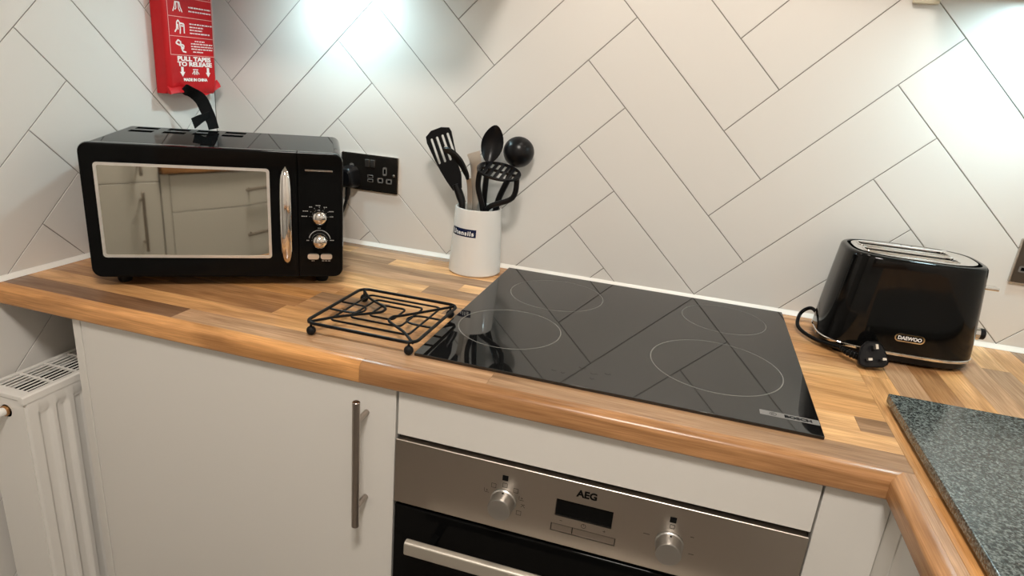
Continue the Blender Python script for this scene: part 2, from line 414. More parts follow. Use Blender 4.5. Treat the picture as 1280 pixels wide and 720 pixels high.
nosing(0.5895, EXR, YE, 'x', 'B', EXR)
nosing(YE, -0.95, EXR, 'y', 'B', YE); nosing(-0.951, -1.45, EXR, 'y', 'O')

# ------------------------------------------------------------------ base cabinets
DY = -0.580      # plane of the door fronts
def bar_handle(name, parent, p0, p1, out, r=0.006, post=0.035, inset_=0.034, m=STEELB):
    """bar from p0 to p1 standing off along -out"""
    p0, p1, out = Vector(p0), Vector(p1), Vector(out); d = (p1 - p0).normalized()
    bm = B(); tube(bm, [p0, p0 + d * 0.0008, p1 - d * 0.0008, p1], [r * 0.86, r, r, r * 0.86], 20); h = obj(name, bm, m, parent)
    for q in (p0 + d * inset_, p1 - d * inset_):
        obj('handle_post', tube(B(), [q, q - out * post], r * 0.75, 16), m, h)
    return h
cab = empty('base_cabinet', (0.34, -0.3, -0.9), 0, 'white base cabinet with one wide door and long bar handle, left of the oven', 'cabinet')
def L3(o, p): return o   # parts are modelled in world space and parented without moving
def attach(o, p): o.matrix_parent_inverse = p.matrix_basis.inverted(); return o
def part(name, bm, m, parent, smooth=True, ang=35):
    o = obj(name, bm, m, parent, smooth, ang)
    if parent.type == 'EMPTY' and parent.parent is None: attach(o, parent)
    return o
# carcass with a visible end panel on the left
bm = B(); box(bm, 0.0480, 0.6470, -0.560, -0.02, -0.80, -0.0375)
part('carcass', bm, CABIN, cab, False)
part('end_panel', box(B(), 0.0295, 0.0465, DY - 0.0005, -0.02, -0.895, -TH - 0.0006, 0.0008, 1), CABW, cab)
door = part('door', box(B(), 0.0478, 0.6455, DY, -0.562, -0.745, -0.0400, 0.0012, 2), CABW, cab)
hx = 0.5965
h = bar_handle('handle', door, (hx, -0.613, -0.2765), (hx, -0.613, -0.0535), (0, -1, 0), 0.0060, 0.033)
part('plinth', box(B(), 0.0485, 0.6475, -0.53, -0.51, -0.899, -0.75), CABW, cab, False)

house = empty('oven_housing', (0.95, -0.3, -0.9), 0, 'white oven housing cabinet with plain filler panel above the oven, under the hob', 'cabinet')
bm = B(); box(bm, 0.649, 0.6655, -0.56, -0.02, -0.80, -0.0375); box(bm, 1.230, 1.246, -0.56, -0.02, -0.80, -0.0375); box(bm, 0.6655, 1.230, -0.10, -0.02, -0.80, -0.0375); box(bm, 0.6655, 1.230, -0.56, -0.10, -0.80, -0.785)
part('carcass', bm, CABIN, house, False)
part('filler_panel', box(B(), 0.6493, 1.2445, DY, -0.562, -0.1130, -0.0400, 0.0010, 2), CABW, house)
part('plinth', box(B(), 0.652, 1.246, -0.53, -0.51, -0.899, -0.81), CABW, house, False)

post = empty('corner_post', (1.3, -0.57, -0.9), 0, 'white corner filler post between the oven housing and the right-hand run', 'cabinet panel')
part('front_filler', box(B(), 1.2475, 1.3268, DY, -0.562, -0.895, -0.0385, 0.0008, 1), CABW, post)
part('side_filler', box(B(), 1.3272, 1.3440, -0.6245, DY + 0.018, -0.895, -0.0385, 0.0008, 1), CABW, post)
cab2 = empty('base_cabinet', (1.6, -0.9, -0.9), 0, 'white base cabinet of the right-hand run, its door just past the corner post', 'cabinet')
part('carcass', box(B(), 1.346, 1.90, -1.40, -0.60, -0.80, -0.0375), CABIN, cab2, False)
d2 = part('door', box(B(), 1.3272, 1.345, -1.02, -0.6270, -0.745, -0.0400, 0.0010, 2), CABW, cab2)
bar_handle('handle', d2, (1.294, -0.985, -0.2765), (1.294, -0.985, -0.0535), (-1, 0, 0), 0.0060, 0.033)
d3 = part('door', box(B(), 1.3272, 1.345, -1.42, -1.023, -0.745, -0.0400, 0.0010, 2), CABW, cab2)
bar_handle('handle', d3, (1.294, -1.06, -0.2765), (1.294, -1.06, -0.0535), (-1, 0, 0), 0.0060, 0.033)
part('plinth', box(B(), 1.38, 1.40, -1.42, -0.60, -0.899, -0.75), CABW, cab2, False)

# ------------------------------------------------------------------ built-in oven
oven = empty('built_in_oven', (0.947, -0.3, -0.78), 0, 'stainless steel built-in electric oven with two round knobs and a black glass door', 'oven')
OX0, OX1, PZ0, PZ1, PY = 0.6495, 1.2435, -0.2305, -0.1190, -0.5830
part('oven_body', box(B(), 0.669, 1.226, -0.562, -0.11, -0.770, -0.122), DARKBOX, oven, False)
hl = rrect(0.9065, 0.9905, -0.1815, -0.1525, 0.001, 2); bt = rrect(0.9025, 0.9985, -0.2090, -0.1955, 0.0008, 2)
bm = B(); plate(bm, rrect(OX0, OX1, PZ0, PZ1, 0.0015, 3), [hl, bt], (0, PY, 0), (1, 0, 0), (0, 0, 1), 0.003)
box(bm, OX0 + 0.001, OX1 - 0.001, PY + 0.0005, PY + 0.0200, PZ0 + 0.001, PZ1 - 0.001)
panel = part('control_panel', bm, STEEL, oven, True, 30)
part('display', box(B(), 0.9070, 0.9900, PY - 0.0008, PY - 0.0001, -0.1810, -0.1530), BLACKG, oven, False)
part('button_gap_shade', box(B(), 0.9020, 0.9990, PY - 0.0003, PY + 0.0003, -0.2095, -0.1950), DARKBOX, oven, False)  # dark backing added as the shade in the gaps round the buttons
edge = mat('lightened_panel_edge', (0.80, 0.74, 0.66), 0.35, 1.0)  # paler than the panel: the highlight on its top edge put into the colour
part('panel_edge_highlight', tube(B(), [(OX0 + 0.001, PY - 0.0014, PZ1 - 0.0007), (OX1 - 0.001, PY - 0.0014, PZ1 - 0.0007)], 0.0016, 12), edge, oven)
for a, b in ((0.9036, 0.9343), (0.9355, 0.9975)):
    part('button', box(B(), a, b, PY - 0.0026, PY - 0.0004, -0.2080, -0.1966, 0.0006, 2), STEELB, oven)
for kx, kz in ((0.8280, -0.1790), (1.0720, -0.1800)):
    bm = B(); lathe(bm, [(0.0200, PY - 0.003), (0.0200, PY - 0.0065), (0.0185, PY - 0.008), (0.0180, PY - 0.026), (0.0172, PY - 0.0285), (0.0155, PY - 0.0292)], 48, (kx, 0, kz), 'y')
    k = part('knob', bm, SATIN, oven)
    obj('pointer_dot', sphere(B(), (kx, PY - 0.0125, kz + 0.0178), 0.0018, 8), BLACKPR, k)
    part('marker_square', box(B(), kx - 0.0048, kx + 0.0042, PY - 0.0034, PY - 0.0029, kz + 0.0345, kz + 0.0435), BLACKPR, oven, False)
# printed oven-function symbols round the left knob, level marks round the right one
O_, U_, V_ = (0, PY - 0.0031, 0), (1, 0, 0), (0, 0, 1)
def sq(cx, cz, s=0.0035): return [((cx - s, cz - s), (cx + s, cz - s)), ((cx + s, cz - s), (cx + s, cz + s)), ((cx + s, cz + s), (cx - s, cz + s)), ((cx - s, cz + s), (cx - s, cz - s))]
bm = B(); kx, kz = 0.828, -0.179
for a in (155, 125, 90, 55, 25, -5, -35):
    cx, cz = kx + 0.030 * math.cos(R(a)), kz + 0.0265 * math.sin(R(a))
    sg = sq(cx, cz)
    if a in (155, 25): sg = [((cx - 0.0015, cz), (cx + 0.0015, cz)), ((cx, cz - 0.0018), (cx, cz + 0.0018)), ((cx - 0.004, cz - 0.003), (cx - 0.004, cz + 0.003))] + sg[:1]
    if a == -5: sg = [((cx - 0.003, cz - 0.002), (cx, cz + 0.002)), ((cx, cz + 0.002), (cx + 0.003, cz - 0.002)), ((cx - 0.003, cz + 0.003), (cx + 0.003, cz + 0.003))]
    seglabel(bm, sg, 0.0006, O_, U_, V_, 0.0002)
kx, kz = 1.072, -0.180
for sg in ([((kx - 0.037, kz + 0.006), (kx - 0.028, kz + 0.006))], [((kx + 0.026, kz + 0.019), (kx + 0.031, kz + 0.019))], [((kx + 0.028, kz - 0.009), (kx + 0.035, kz - 0.009))], sq(kx, kz + 0.028, 0.003)):
    seglabel(bm, sg, 0.0008, O_, U_, V_, 0.0002)
lx, lz = 0.9505, -0.1885
ring = [(lx + 0.0035 * math.cos(R(a)), lz + 0.0035 * math.sin(R(a))) for a in range(0, 361, 40)]
seglabel(bm, list(zip(ring[:-1], ring[1:])) + [((lx, lz), (lx, lz + 0.0025)), ((0.981, lz - 0.002), (0.981, lz + 0.002)), ((0.979, lz), (0.983, lz)), ((0.915, lz), (0.919, lz))], 0.0006, O_, U_, V_, 0.0002)
tag(part('printed_symbols', bm, DARKPR, oven, False), kind='stuff')
attach(text_part('logo_lettering', 'AEG', 0.0155, (0.9350, PY - 0.0033, -0.1405), (1, 0, 0), (0, 0, 1), BLACKPR, oven, 0.0002, 0.0300, 0.0006), oven)
od = part('oven_door', box(B(), OX0, OX1, PY - 0.002, -0.563, -0.775, -0.2375, 0.003, 3), BLACKG, oven)
part('air_slot', box(B(), OX0 + 0.004, OX1 - 0.004, -0.578, -0.565, -0.2370, -0.2310), DARKBOX, oven, False)
hz = -0.2735
bm = B(); secs = []
for xx in (OX0 + 0.0410, OX0 + 0.0420, OX1 - 0.0420, OX1 - 0.0410):
    k = 0.94 if xx in (OX0 + 0.0410, OX1 - 0.0410) else 1
    secs.append([(xx, -0.628 + a * k, hz + b * k) for a, b in rrect(-0.0065, 0.0065, -0.0120, 0.0120, 0.004, 4)])
loft(bm, secs); hb = obj('door_handle', bm, mat('satin_aluminium', (0.62, 0.58, 0.51), 0.5, 0.85), od)
for xx in (OX0 + 0.075, OX1 - 0.075): obj('handle_post', box(B(), xx - 0.006, xx + 0.006, -0.622, -0.584, hz - 0.011, hz - 0.001, 0.002, 2), BLACKG, hb)

# ------------------------------------------------------------------ ceramic hob
hob = empty('ceramic_hob', (0.9476, -0.273, 0), 0, 'black glass ceramic hob with four thin ring zones, set into the worktop', 'hob')
part('glass', box(B(), HOB[0], HOB[1], HOB[2], HOB[3], 0.0003, 0.0052, 0.0008, 2), HOBG, hob)
for cx, cy, r, wd in ((1.105, -0.361, 0.104, 0.0018), (1.1235, -0.1205, 0.0795, 0.0015), (0.7935, -0.147, 0.0945, 0.0015), (0.757, -0.366, 0.0895, 0.0018)):
    bm = B(); lathe(bm, [(r - wd / 2, 0.00521), (r - wd / 2, 0.00533), (r + wd / 2, 0.00533), (r + wd / 2, 0.00521)], 96, (cx, cy, 0), 'z', True)
    part('cooking_zone', bm, HOBP, hob)
part('logo_strip', box(B(), 1.1637, 1.2425, -0.5040, -0.4895, 0.00525, 0.00542), HOBL, hob, False)
attach(text_part('logo_lettering', 'BOSCH', 0.0105, (1.1965, -0.5005, 0.00560), (1, 0, 0), (0, 1, 0), BLACKPR, hob, 0.0001, 0.036, 0.0005), hob)
bm = B(); O_, U_, V_ = (0, 0, 0.00525), (1, 0, 0), (0, 1, 0)
ring = [(1.1815 + 0.0045 * math.cos(R(a)), -0.4968 + 0.0045 * math.sin(R(a))) for a in range(0, 361, 30)]
seglabel(bm, list(zip(ring[:-1], ring[1:])) + [((1.1795, -0.4985), (1.1835, -0.4985)), ((1.1795, -0.495), (1.1835, -0.495)), ((1.1797, -0.4985), (1.1797, -0.495))], 0.0007, (0, 0, 0.0055), U_, V_, 0.0001)
part('logo_emblem', bm, BLACKPR, hob, False)
bm = B()
for cx, cy, s in ((0.866, -0.497, 0.004), (0.905, -0.470, 0.006), (0.925, -0.482, 0.006), (0.945, -0.474, 0.005), (0.925, -0.500, 0.004), (0.880, -0.500, 0.003)):
    seglabel(bm, [((cx - s, cy), (cx + s, cy)), ((cx, cy - s * 0.7), (cx + s * 0.6, cy + s * 0.7)), ((cx - s, cy + s * 0.6), (cx - s * 0.2, cy - s * 0.5))], 0.0007, O_, U_, V_, 0.0001)
part('touch_symbols', bm, HOBS, hob, False)

# ------------------------------------------------------------------ microwave
MT = 0.5506
mwv = empty('microwave', (0.0268, -0.5293, 0.0), MT, 'gloss black microwave oven with mirrored door, chrome handle and two chrome dials', 'microwave')
W, H, D, zb = 0.4322, 0.2390, 0.2970, 0.0200
# local: x along the width, y depth away from the viewer, z up. Body = rounded box, vented top
bm = B()
def sec(y, k, rr=0.018): return [(a, y, b + zb) for a, b in rrect(k, W - k, k, H - k, rr, 6)]
loft(bm, [sec(0.030, 0.0035, 0.014), sec(0.0305, 0.0015, 0.016), sec(D - 0.012, 0.0015, 0.016), sec(D - 0.003, 0.006, 0.012), sec(D, 0.012, 0.008)])
part_kw = {}
case = obj('case', bm, CASE, mwv)
bm = B(); loft(bm, [sec(0.0295, 0.004, 0.014), sec(0.0285, 0.0015, 0.017), sec(0.006, 0.0, 0.017), sec(0.0018, 0.0014, 0.016), sec(0.0, 0.005, 0.013)])
# split front: door (left) and control panel (right) are separate slabs, so cut this ring by plane
def cut(bm, co, no, cap=True):
    r = bmesh.ops.bisect_plane(bm, geom=bm.verts[:] + bm.edges[:] + bm.faces[:], plane_co=co, plane_no=no, clear_outer=True)
    if cap:
        es = [e for e in r['geom_cut'] if isinstance(e, bmesh.types.BMEdge)]
        bmesh.ops.contextual_create(bm, geom=es)
    return bm
bm2 = bm.copy()
cut(bm, (0.3497, 0, 0), (1, 0, 0)); cut(bm2, (0.3512, 0, 0), (-1, 0, 0))
mdoor = obj('door', bm, BLACKG, mwv, True, 40)
cpan = obj('control_panel', bm2, BLACKG, mwv, True, 40)
# mirrored window with a chrome surround
wx0, wx1, wz0, wz1 = 0.0225, 0.3025, 0.0385 + zb, 0.2065 + zb
bm = B(); plate(bm, rrect(wx0, wx1, wz0, wz1, 0.006, 4), [rrect(wx0 + 0.0050, wx1 - 0.0050, wz0 + 0.0050, wz1 - 0.0050, 0.003, 3)], (0, -0.0002, 0), (1, 0, 0), (0, 0, 1), 0.0016)
obj('window_surround', bm, mat('satin_chrome_trim', (0.96, 0.94, 0.91), 0.38, 1.0), mdoor)
bm = B()
nx, nz = 28, 12; grid = []
X0_, X1_, Z0_, Z1_ = wx0 + 0.004, wx1 - 0.004, wz0 + 0.004, wz1 - 0.004
for i in range(nx + 1):
    col = []
    for j in range(nz + 1):
        u, v = i / nx, j / nz
        bow = 0.00035 * math.sin(math.pi * u) + (0.0013 * max(0, u - 0.86) ** 2 / 0.0196 * -0.35)
        col.append(bm.verts.new((X0_ + (X1_ - X0_) * u, -0.0009 - bow, Z0_ + (Z1_ - Z0_) * v)))
    grid.append(col)
for i in range(nx):
    for j in range(nz): bm.faces.new((grid[i][j], grid[i + 1][j], grid[i + 1][j + 1], grid[i][j + 1]))
back = bmesh.ops.extrude_face_region(bm, geom=bm.faces[:]); bmesh.ops.translate(bm, verts=[g for g in back['geom'] if isinstance(g, bmesh.types.BMVert)], vec=(0, 0.0006, 0))
obj('window', bm, MIRROR, mdoor)
bm = B(); secs = []
for i in range(25):
    t = i / 24; z = 0.0290 + zb + (0.2125 - 0.0290) * t; wv = 0.0094 * (max(0.0, 1 - abs(2 * t - 1) ** 5)) ** 0.5 + 0.0008; dp = 0.0035 + 0.017 * math.sin(math.pi * t) ** 0.55
    secs.append([(0.3300 + wv * math.cos(R(a)), -dp + 0.0058 * math.sin(R(a)) * min(1, wv / 0.006), z) for a in range(0, 360, 20)])
loft(bm, secs); obj('door_handle', bm, CHROME, mdoor)
obj('accent_strip', box(B(), 0.3640, 0.4128, -0.0014, 0.0, 0.2050 + zb, 0.2082 + zb, 0.0004, 1), CHROME, cpan)
for kz in (0.1203, 0.0746):
    bm = B(); lathe(bm, [(0.0150, 0.0), (0.0153, -0.004), (0.0148, -0.009), (0.0130, -0.0145), (0.0095, -0.0182), (0.0045, -0.0200), (0.001, -0.0203)], 40, (0.3888, 0, kz + zb), 'y')
    obj('dial', bm, CHROME, cpan)
for a in (0.3663, 0.3902):
    bm = B(); plate(bm, rrect(a, a + 0.0212, 0.0375 + zb, 0.0478 + zb, 0.0045, 5), [], (0, 0.0, 0), (1, 0, 0), (0, 0, 1), 0.0045)
    obj('push_button', bm, mat('bright_silver_button', (0.92, 0.88, 0.83), 0.4, 1.0), cpan)
# white dial markings: short dashes, the power arc and two captions
bm = B(); O_, U_, V_ = (0, -0.0002, 0), (1, 0, 0), (0, 0, 1)
def dash(cx, cz, l, n=3):
    for i in range(n):
        a = cx - l / 2 + l * i / n; seglabel(bm, [((a, cz + zb), (a + l / n * 0.72, cz + zb))], 0.0014, O_, U_, V_, 0.0002)
for cx, cz, l in ((0.362, 0.1205, 0.011), (0.364, 0.1305, 0.010), (0.3735, 0.1385, 0.006), (0.3868, 0.1415, 0.009), (0.400, 0.1385, 0.007), (0.4105, 0.1305, 0.009), (0.4115, 0.1205, 0.006), (0.3885, 0.0980, 0.006), (0.3675, 0.0740, 0.005), (0.4115, 0.0745, 0.008), (0.3765, 0.0335, 0.006), (0.4010, 0.0335, 0.017)): dash(cx, cz, l, 2 if l < 0.008 else 3)
for a in (0, 30, 60, 90, 120, 150, 180):
    seglabel(bm, [((0.3888 + 0.0172 * math.cos(R(a)), 0.1203 + zb + 0.0172 * math.sin(R(a))), (0.3888 + 0.0186 * math.cos(R(a)), 0.1203 + zb + 0.0186 * math.sin(R(a))))], 0.0006, O_, U_, V_, 0.0002)
arc = [(0.3888 + 0.0195 * math.cos(R(a)), 0.0746 + zb + 0.0195 * math.sin(R(a))) for a in range(8, 173, 8)]
seglabel(bm, list(zip(arc[:-1], arc[1:])), 0.0011, O_, U_, V_, 0.0002)
tag(obj('dial_markings', bm, mat('dim_white_print', (0.45, 0.45, 0.44), 0.4), cpan, False), kind='stuff')
# vent slots in the top (flush strips, shade painted black, two rows of four)
for x0, x1 in ((0.031, 0.072), (0.090, 0.130), (0.144, 0.184), (0.198, 0.238)):
    for y0, y1 in ((0.196, 0.216), (0.250, 0.270)):
        obj('vent_slot', box(B(), x0, x1, y0 - 0.004, y1 + 0.002, zb + H - 0.0016, zb + H - 0.0012, 0.0, 1), DARKBOX, case, False)
for fx, fy in ((0.04, 0.045), (W - 0.04, 0.045), (0.05, D - 0.045), (W - 0.05, D - 0.045)):
    bm = B(); lathe(bm, [(0.010, 0.0003), (0.012, 0.004), (0.014, 0.022)], 20, (fx, fy, 0)); obj('foot', bm, BLACKM, mwv)

# ------------------------------------------------------------------ double sockets with usb, and the microwave's plug
def socket(x0, z0, label, w_=0.146, h_=0.0845, switches=True):
    s = empty('double_socket', (x0, -0.0003, z0), 0, label, 'socket', 'double wall sockets with usb ports')
    bm = B(); plate(bm, rrect(0.0022, w_ - 0.0022, 0.0022, h_ - 0.0022, 0.002, 3), [], (0, -0.0058, 0), (1, 0, 0), (0, 0, 1), 0.0007)
    obj('faceplate', bm, NICKEL, s)
    bm = B(); plate(bm, rrect(0, w_, 0, h_, 0.003, 3), [], (0, 0, 0), (1, 0, 0), (0, 0, 1), 0.0058)
    obj('plate_edge', bm, NICKELE, s)
    for cx in (0.0275, 0.1130):
        fx = 1
        for dx, dz, ww, hh in ((0, 0.0500, 0.0052, 0.0100), (-0.0111, 0.0280, 0.0075, 0.0060), (0.0111, 0.0280, 0.0075, 0.0060)):
            bm = B(); plate(bm, rrect(cx + dx - ww, cx + dx + ww, dz - hh + 0.0, dz + hh, 0.003, 3), [rrect(cx + dx - ww * 0.55, cx + dx + ww * 0.55, dz - hh * 0.55, dz + hh * 0.55, 0.0006, 2)], (0, -0.0065, 0), (1, 0, 0), (0, 0, 1), 0.0006)
            obj('pin_surround', bm, GREYPL, s)
            obj('pin_hole', box(B(), cx + dx - ww * 0.55, cx + dx + ww * 0.55, -0.0067, -0.0065, dz - hh * 0.55, dz + hh * 0.55), DARKBOX, s, False)
    for cx in (0.0680, 0.0818):
        bm = B(); box(bm, cx - 0.0055, cx + 0.0055, -0.0105, -0.006, 0.0560, 0.0735, 0.0012, 2)
        for v in bm.verts:
            if v.co.z < 0.064 and v.co.y < -0.009: v.co.y += 0.0025
        obj('switch', bm, SATIN, s)
    for dz in (0.0345, 0.0250):
        obj('usb_port', box(B(), 0.0685, 0.0835, -0.0069, -0.006, dz - 0.0036, dz + 0.0036, 0.0006, 1), GREYPL, s)
        obj('usb_slot', box(B(), 0.0705, 0.0815, -0.0072, -0.0068, dz - 0.0018, dz + 0.0018), DARKBOX, s, False)
    bm = B(); lathe(bm, [(0.0030, -0.0064), (0.0030, -0.0072), (0.0022, -0.0077), (0.0006, -0.0078)], 16, (w_ - 0.0105, 0, h_ / 2), 'y'); obj('screw', bm, SATIN, s)
    return s
socket(0.2185, 0.1350, 'black nickel double socket with usb ports, between microwave and utensil pot')
socket(1.6200, 0.1335, 'black nickel double socket cut by the right edge, beyond the toaster')
plug = empty('power_plug', (0.2465, -0.0082, 0.165), 0, 'black moulded mains plug pushed into the left socket, its lead running behind the microwave', 'plug')
bm = B(); secs = []
for y, k in ((0.0004, 1), (-0.006, 1.0), (-0.022, 0.93), (-0.032, 0.84), (-0.036, 0.66)):
    secs.append([(a * k, y, b * k) for a, b in [(0.012, 0.0245), (-0.012, 0.0245), (-0.019, 0.017), (-0.0245, -0.006), (-0.0245, -0.019), (-0.014, -0.0255), (0.014, -0.0255), (0.0245, -0.019), (0.0245, -0.006), (0.019, 0.017)]])
loft(bm, secs); bmesh.ops.bevel(bm, geom=[e for e in bm.edges], offset=0.0018, segments=2, affect='EDGES'); obj('plug_body', bm, BLACKP, plug)
pts = smooth_path([(0.0, -0.018, -0.022), (-0.001, -0.0185, -0.045), (-0.006, -0.020, -0.066), (-0.016, -0.022, -0.090), (-0.04, -0.026, -0.115), (-0.09, -0.030, -0.125)], 6)
obj('cord', tube(B(), pts, [0.0062 if i < 6 else (0.0050 if i < 9 else 0.0036) for i in range(len(pts))], 12), BLACKP, plug)

# ------------------------------------------------------------------ utensil pot and its utensils
PC = Vector((0.5845, -0.0605, 0.0))
pot = empty('utensil_pot', PC, 0, 'tapered white ceramic utensil pot with a small navy label, beside the hob', 'pot')
bm = B(); hgt = 0.1460; rb, rt = 0.0580, 0.0505
out = [(0.052, 0.0004), (0.0560, 0.0012), (rb, 0.004)] + [(rb + (rt - rb) * t, 0.004 + (hgt - 0.0055) * t) for t in (0.1, 0.35, 0.6, 0.85, 1.0)]
out += [(rt - 0.0008, hgt - 0.0003), (rt - 0.0025, hgt), (rt - 0.0042, hgt - 0.0012), (rt - 0.0048, hgt - 0.006), (rb - 0.007, 0.010), (0.02, 0.008), (0.001, 0.0078)]
lathe(bm, out, 72); obj('pot_body', bm, CERAM, pot)
# label wrapped on the tapered side, centred on the direction a0
def on_pot(s, z, off=0.0):
    r = rb + (rt - rb) * (z - 0.004) / (hgt - 0.0055) + off; a = R(-101) + s / r
    return Vector((r * math.cos(a), r * math.sin(a), z))
LB0, LB1, LZ0, LZ1 = -0.0400, 0.0255, 0.0880, 0.1050
bm = B(); rows_ = []
for off in (0.0003, -0.0004):
    rows_.append([[bm.verts.new(on_pot(LB0 + (LB1 - LB0) * i / 20, LZ0 + (LZ1 - LZ0) * j / 2, off)) for j in range(3)] for i in range(21)])
for i in range(20):
    for j in range(2): bm.faces.new((rows_[0][i][j], rows_[0][i + 1][j], rows_[0][i + 1][j + 1], rows_[0][i][j + 1]))
lab = obj('label_patch', bm, NAVY, pot)
t = text_part('label_lettering', 'Utensils', 0.0140, (0, 0, 0), (1, 0, 0), (0, 1, 0), WHITEP, pot, 0.0, 0.056, 0.0004, spacing=1.15)
xs = [v.co.x for v in t.data.vertices]; x0 = min(xs)
for v in t.data.vertices: v.co = on_pot(LB0 + 0.005 + (v.co.x - x0), 0.0915 + v.co.y * 0.95, 0.0006)

def ribbon(bm, pts, widths, side, thick):
    """flat strap along pts; side = width direction(s)"""
    P = [Vector(p) for p in pts]; secs = []
    for i, p in enumerate(P):
        a = P[max(0, i - 1)]; b = P[min(len(P) - 1, i + 1)]; t = (b - a).normalized()
        s = Vector(side[i] if isinstance(side[0], (list, tuple, Vector)) else side); s = (s - t * s.dot(t)).normalized(); n = t.cross(s).normalized()
        w_ = widths[i] / 2 if isinstance(widths, (list, tuple)) else widths / 2
        secs.append([p - s * w_ - n * thick / 2, p + s * w_ - n * thick / 2, p + s * w_ + n * thick / 2, p - s * w_ + n * thick / 2])
    return loft(bm, secs)
# slotted turner
tn = empty('slotted_turner', (0.575, -0.055, 0.012), 0, 'black nylon slotted turner leaning left in the utensil pot', 'spatula')
AX = Vector((-0.415, 0.03, 0.91)).normalized(); SD = Vector((0.905, 0.05, 0.42)); SD = (SD - AX * SD.dot(AX)).normalized(); HO = Vector((0.5430, -0.085, 0.1820))
outl = [(-0.010, 0), (0.010, 0), (0.0185, 0.026), (0.0200, 0.052), (0.0240, 0.085), (0.0285, 0.118), (0.0262, 0.127), (0.010, 0.1330), (-0.014, 0.1330), (-0.0290, 0.125), (-0.0315, 0.112), (-0.0265, 0.070), (-0.0230, 0.048), (-0.0175, 0.024)]
holes = [rrect(a - 0.0030, a + 0.0030, 0.062, 0.118, 0.0029, 3) for a in (-0.0190, -0.0060, 0.0070, 0.0190)]
bm = B(); plate(bm, outl, holes, HO, SD, AX, 0.0035); part('blade', bm, BLACKP, tn)
pts = smooth_path([HO + AX * 0.012 + Vector((0, -0.002, 0)), HO - AX * 0.015, Vector((0.5560, -0.088, 0.150)), Vector((0.5590, -0.088, 0.10)), Vector((0.5610, -0.088, 0.0150))], 5)
part('handle', tube(B(), pts, [0.0075 + 0.0015 * math.sin(i / 3) for i in range(len(pts))], 12), BLACKP, tn)
# potato masher, head up
ms = empty('potato_masher', (0.60, -0.06, 0.012), 0, 'black nylon potato masher with flat slotted oval head, in front in the utensil pot', 'masher')
MC = Vector((0.6335, -0.092, 0.2300)); MU = Vector((0.99, 0.02, -0.13)).normalized(); MV = Vector((0.04, 0.93, 0.36)); MV = (MV - MU * MV.dot(MU)).normalized()
el = [(0.0475 * math.cos(R(a)), 0.0335 * math.sin(R(a))) for a in range(0, 360, 12)]
holes = []
for i in range(6):
    cx = -0.033 + 0.0132 * i
    hh = 0.0335 * math.sqrt(max(0.0, 1 - (cx / 0.0475) ** 2)) - 0.0055
    if hh > 0.008:
        holes.append([(cx - 0.0036, 0.0022), (cx + 0.0036, 0.0022), (cx + 0.0046, hh), (cx - 0.0026, hh)])
        holes.append([(cx - 0.0046, -hh), (cx + 0.0026, -hh), (cx + 0.0036, -0.0022), (cx - 0.0036, -0.0022)])
bm = B(); plate(bm, el, holes, MC, MU, MV, 0.0042); part('mashing_plate', bm, BLACKP, ms)
for sgn, mid in ((-1, Vector((0.5890, -0.088, 0.195))), (1, Vector((0.6660, -0.086, 0.180)))):
    a = MC + MU * sgn * 0.040
    pts = smooth_path([a, mid, Vector((0.5990 if sgn < 0 else 0.6120, -0.080, 0.150 if sgn < 0 else 0.150)), Vector((0.6000, -0.068, 0.105)), Vector((0.5960, -0.060, 0.060))], 6)
    part('stem', tube(B(), pts, 0.0058, 12), BLACKP, ms)
part('handle', tube(B(), [(0.5960, -0.060, 0.064), (0.593, -0.058, 0.0145)], [0.009, 0.011], 14), BLACKP, ms)
# ladle, bowl hanging over the right of the rim, back of the bowl to the viewer
ld = empty('soup_ladle', (0.60, -0.05, 0.012), 0, 'black nylon soup ladle with round bowl turned to the wall, right in the utensil pot', 'ladle')
LC = Vector((0.6570, -0.0350, 0.2690)); bm = B()
LN = Vector((-0.25, 1.0, 0.15)).normalized()
prof_ = [(0.0005, -0.0300), (0.012, -0.0285), (0.022, -0.0240), (0.0295, -0.0165), (0.0340, -0.006), (0.0352, 0.002), (0.0335, 0.0025), (0.0322, -0.006), (0.0278, -0.0150), (0.0205, -0.0222), (0.011, -0.0265), (0.0005, -0.0280)]
lathe(bm, [(r * 0.94, h * 0.94) for r, h in prof_], 40)
rot = Vector((0, 0, 1)).rotation_difference(LN).to_matrix().to_4x4()
bmesh.ops.transform(bm, matrix=Matrix.Translation(LC) @ rot, verts=bm.verts); part('bowl', bm, BLACKP, ld)
pts = smooth_path([LC + Vector((-0.008, 0.000, -0.033)), Vector((0.6380, -0.040, 0.205)), Vector((0.6200, -0.040, 0.155)), Vector((0.6130, -0.042, 0.09)), Vector((0.6120, -0.044, 0.0150))], 6)
part('handle', tube(B(), pts, 0.0068, 12), BLACKP, ld)
# serving spoon, upright behind
sp = empty('serving_spoon', (0.59, -0.05, 0.012), 0, 'black nylon serving spoon with pointed oval bowl, standing upright beside the ladle', 'spoon')
SC = Vector((0.6030, -0.0540, 0.2810)); bm = B()
SAx = Vector((0.12, 0.10, 0.99)).normalized(); SSd = Vector((0.95, 0.28, -0.14)); SSd = (SSd - SAx * SSd.dot(SAx)).normalized(); SNn = SAx.cross(SSd).normalized()
ng, nr = 28, 7; ringsS = []
for s_ in (0, 1):
    for j in range(nr + 1):
        q = j / nr if s_ == 0 else 1 - j / nr
        ring = []
        for i in range(ng):
            a = 2 * math.pi * i / ng; hx_, hz_ = 0.0235 * math.sin(a), 0.0405 * math.cos(a)
            hx_ *= (1 - 0.22 * math.cos(a) ** 2)
            dep = 0.011 * (1 - q * q) - (0.0018 if s_ else 0)
            ring.append(SC + SSd * hx_ * max(q, 0.01) + SAx * hz_ * max(q, 0.01) + SNn * -dep * -1)
        ringsS.append(ring)
loft(bm, ringsS); part('bowl', bm, BLACKP, sp)
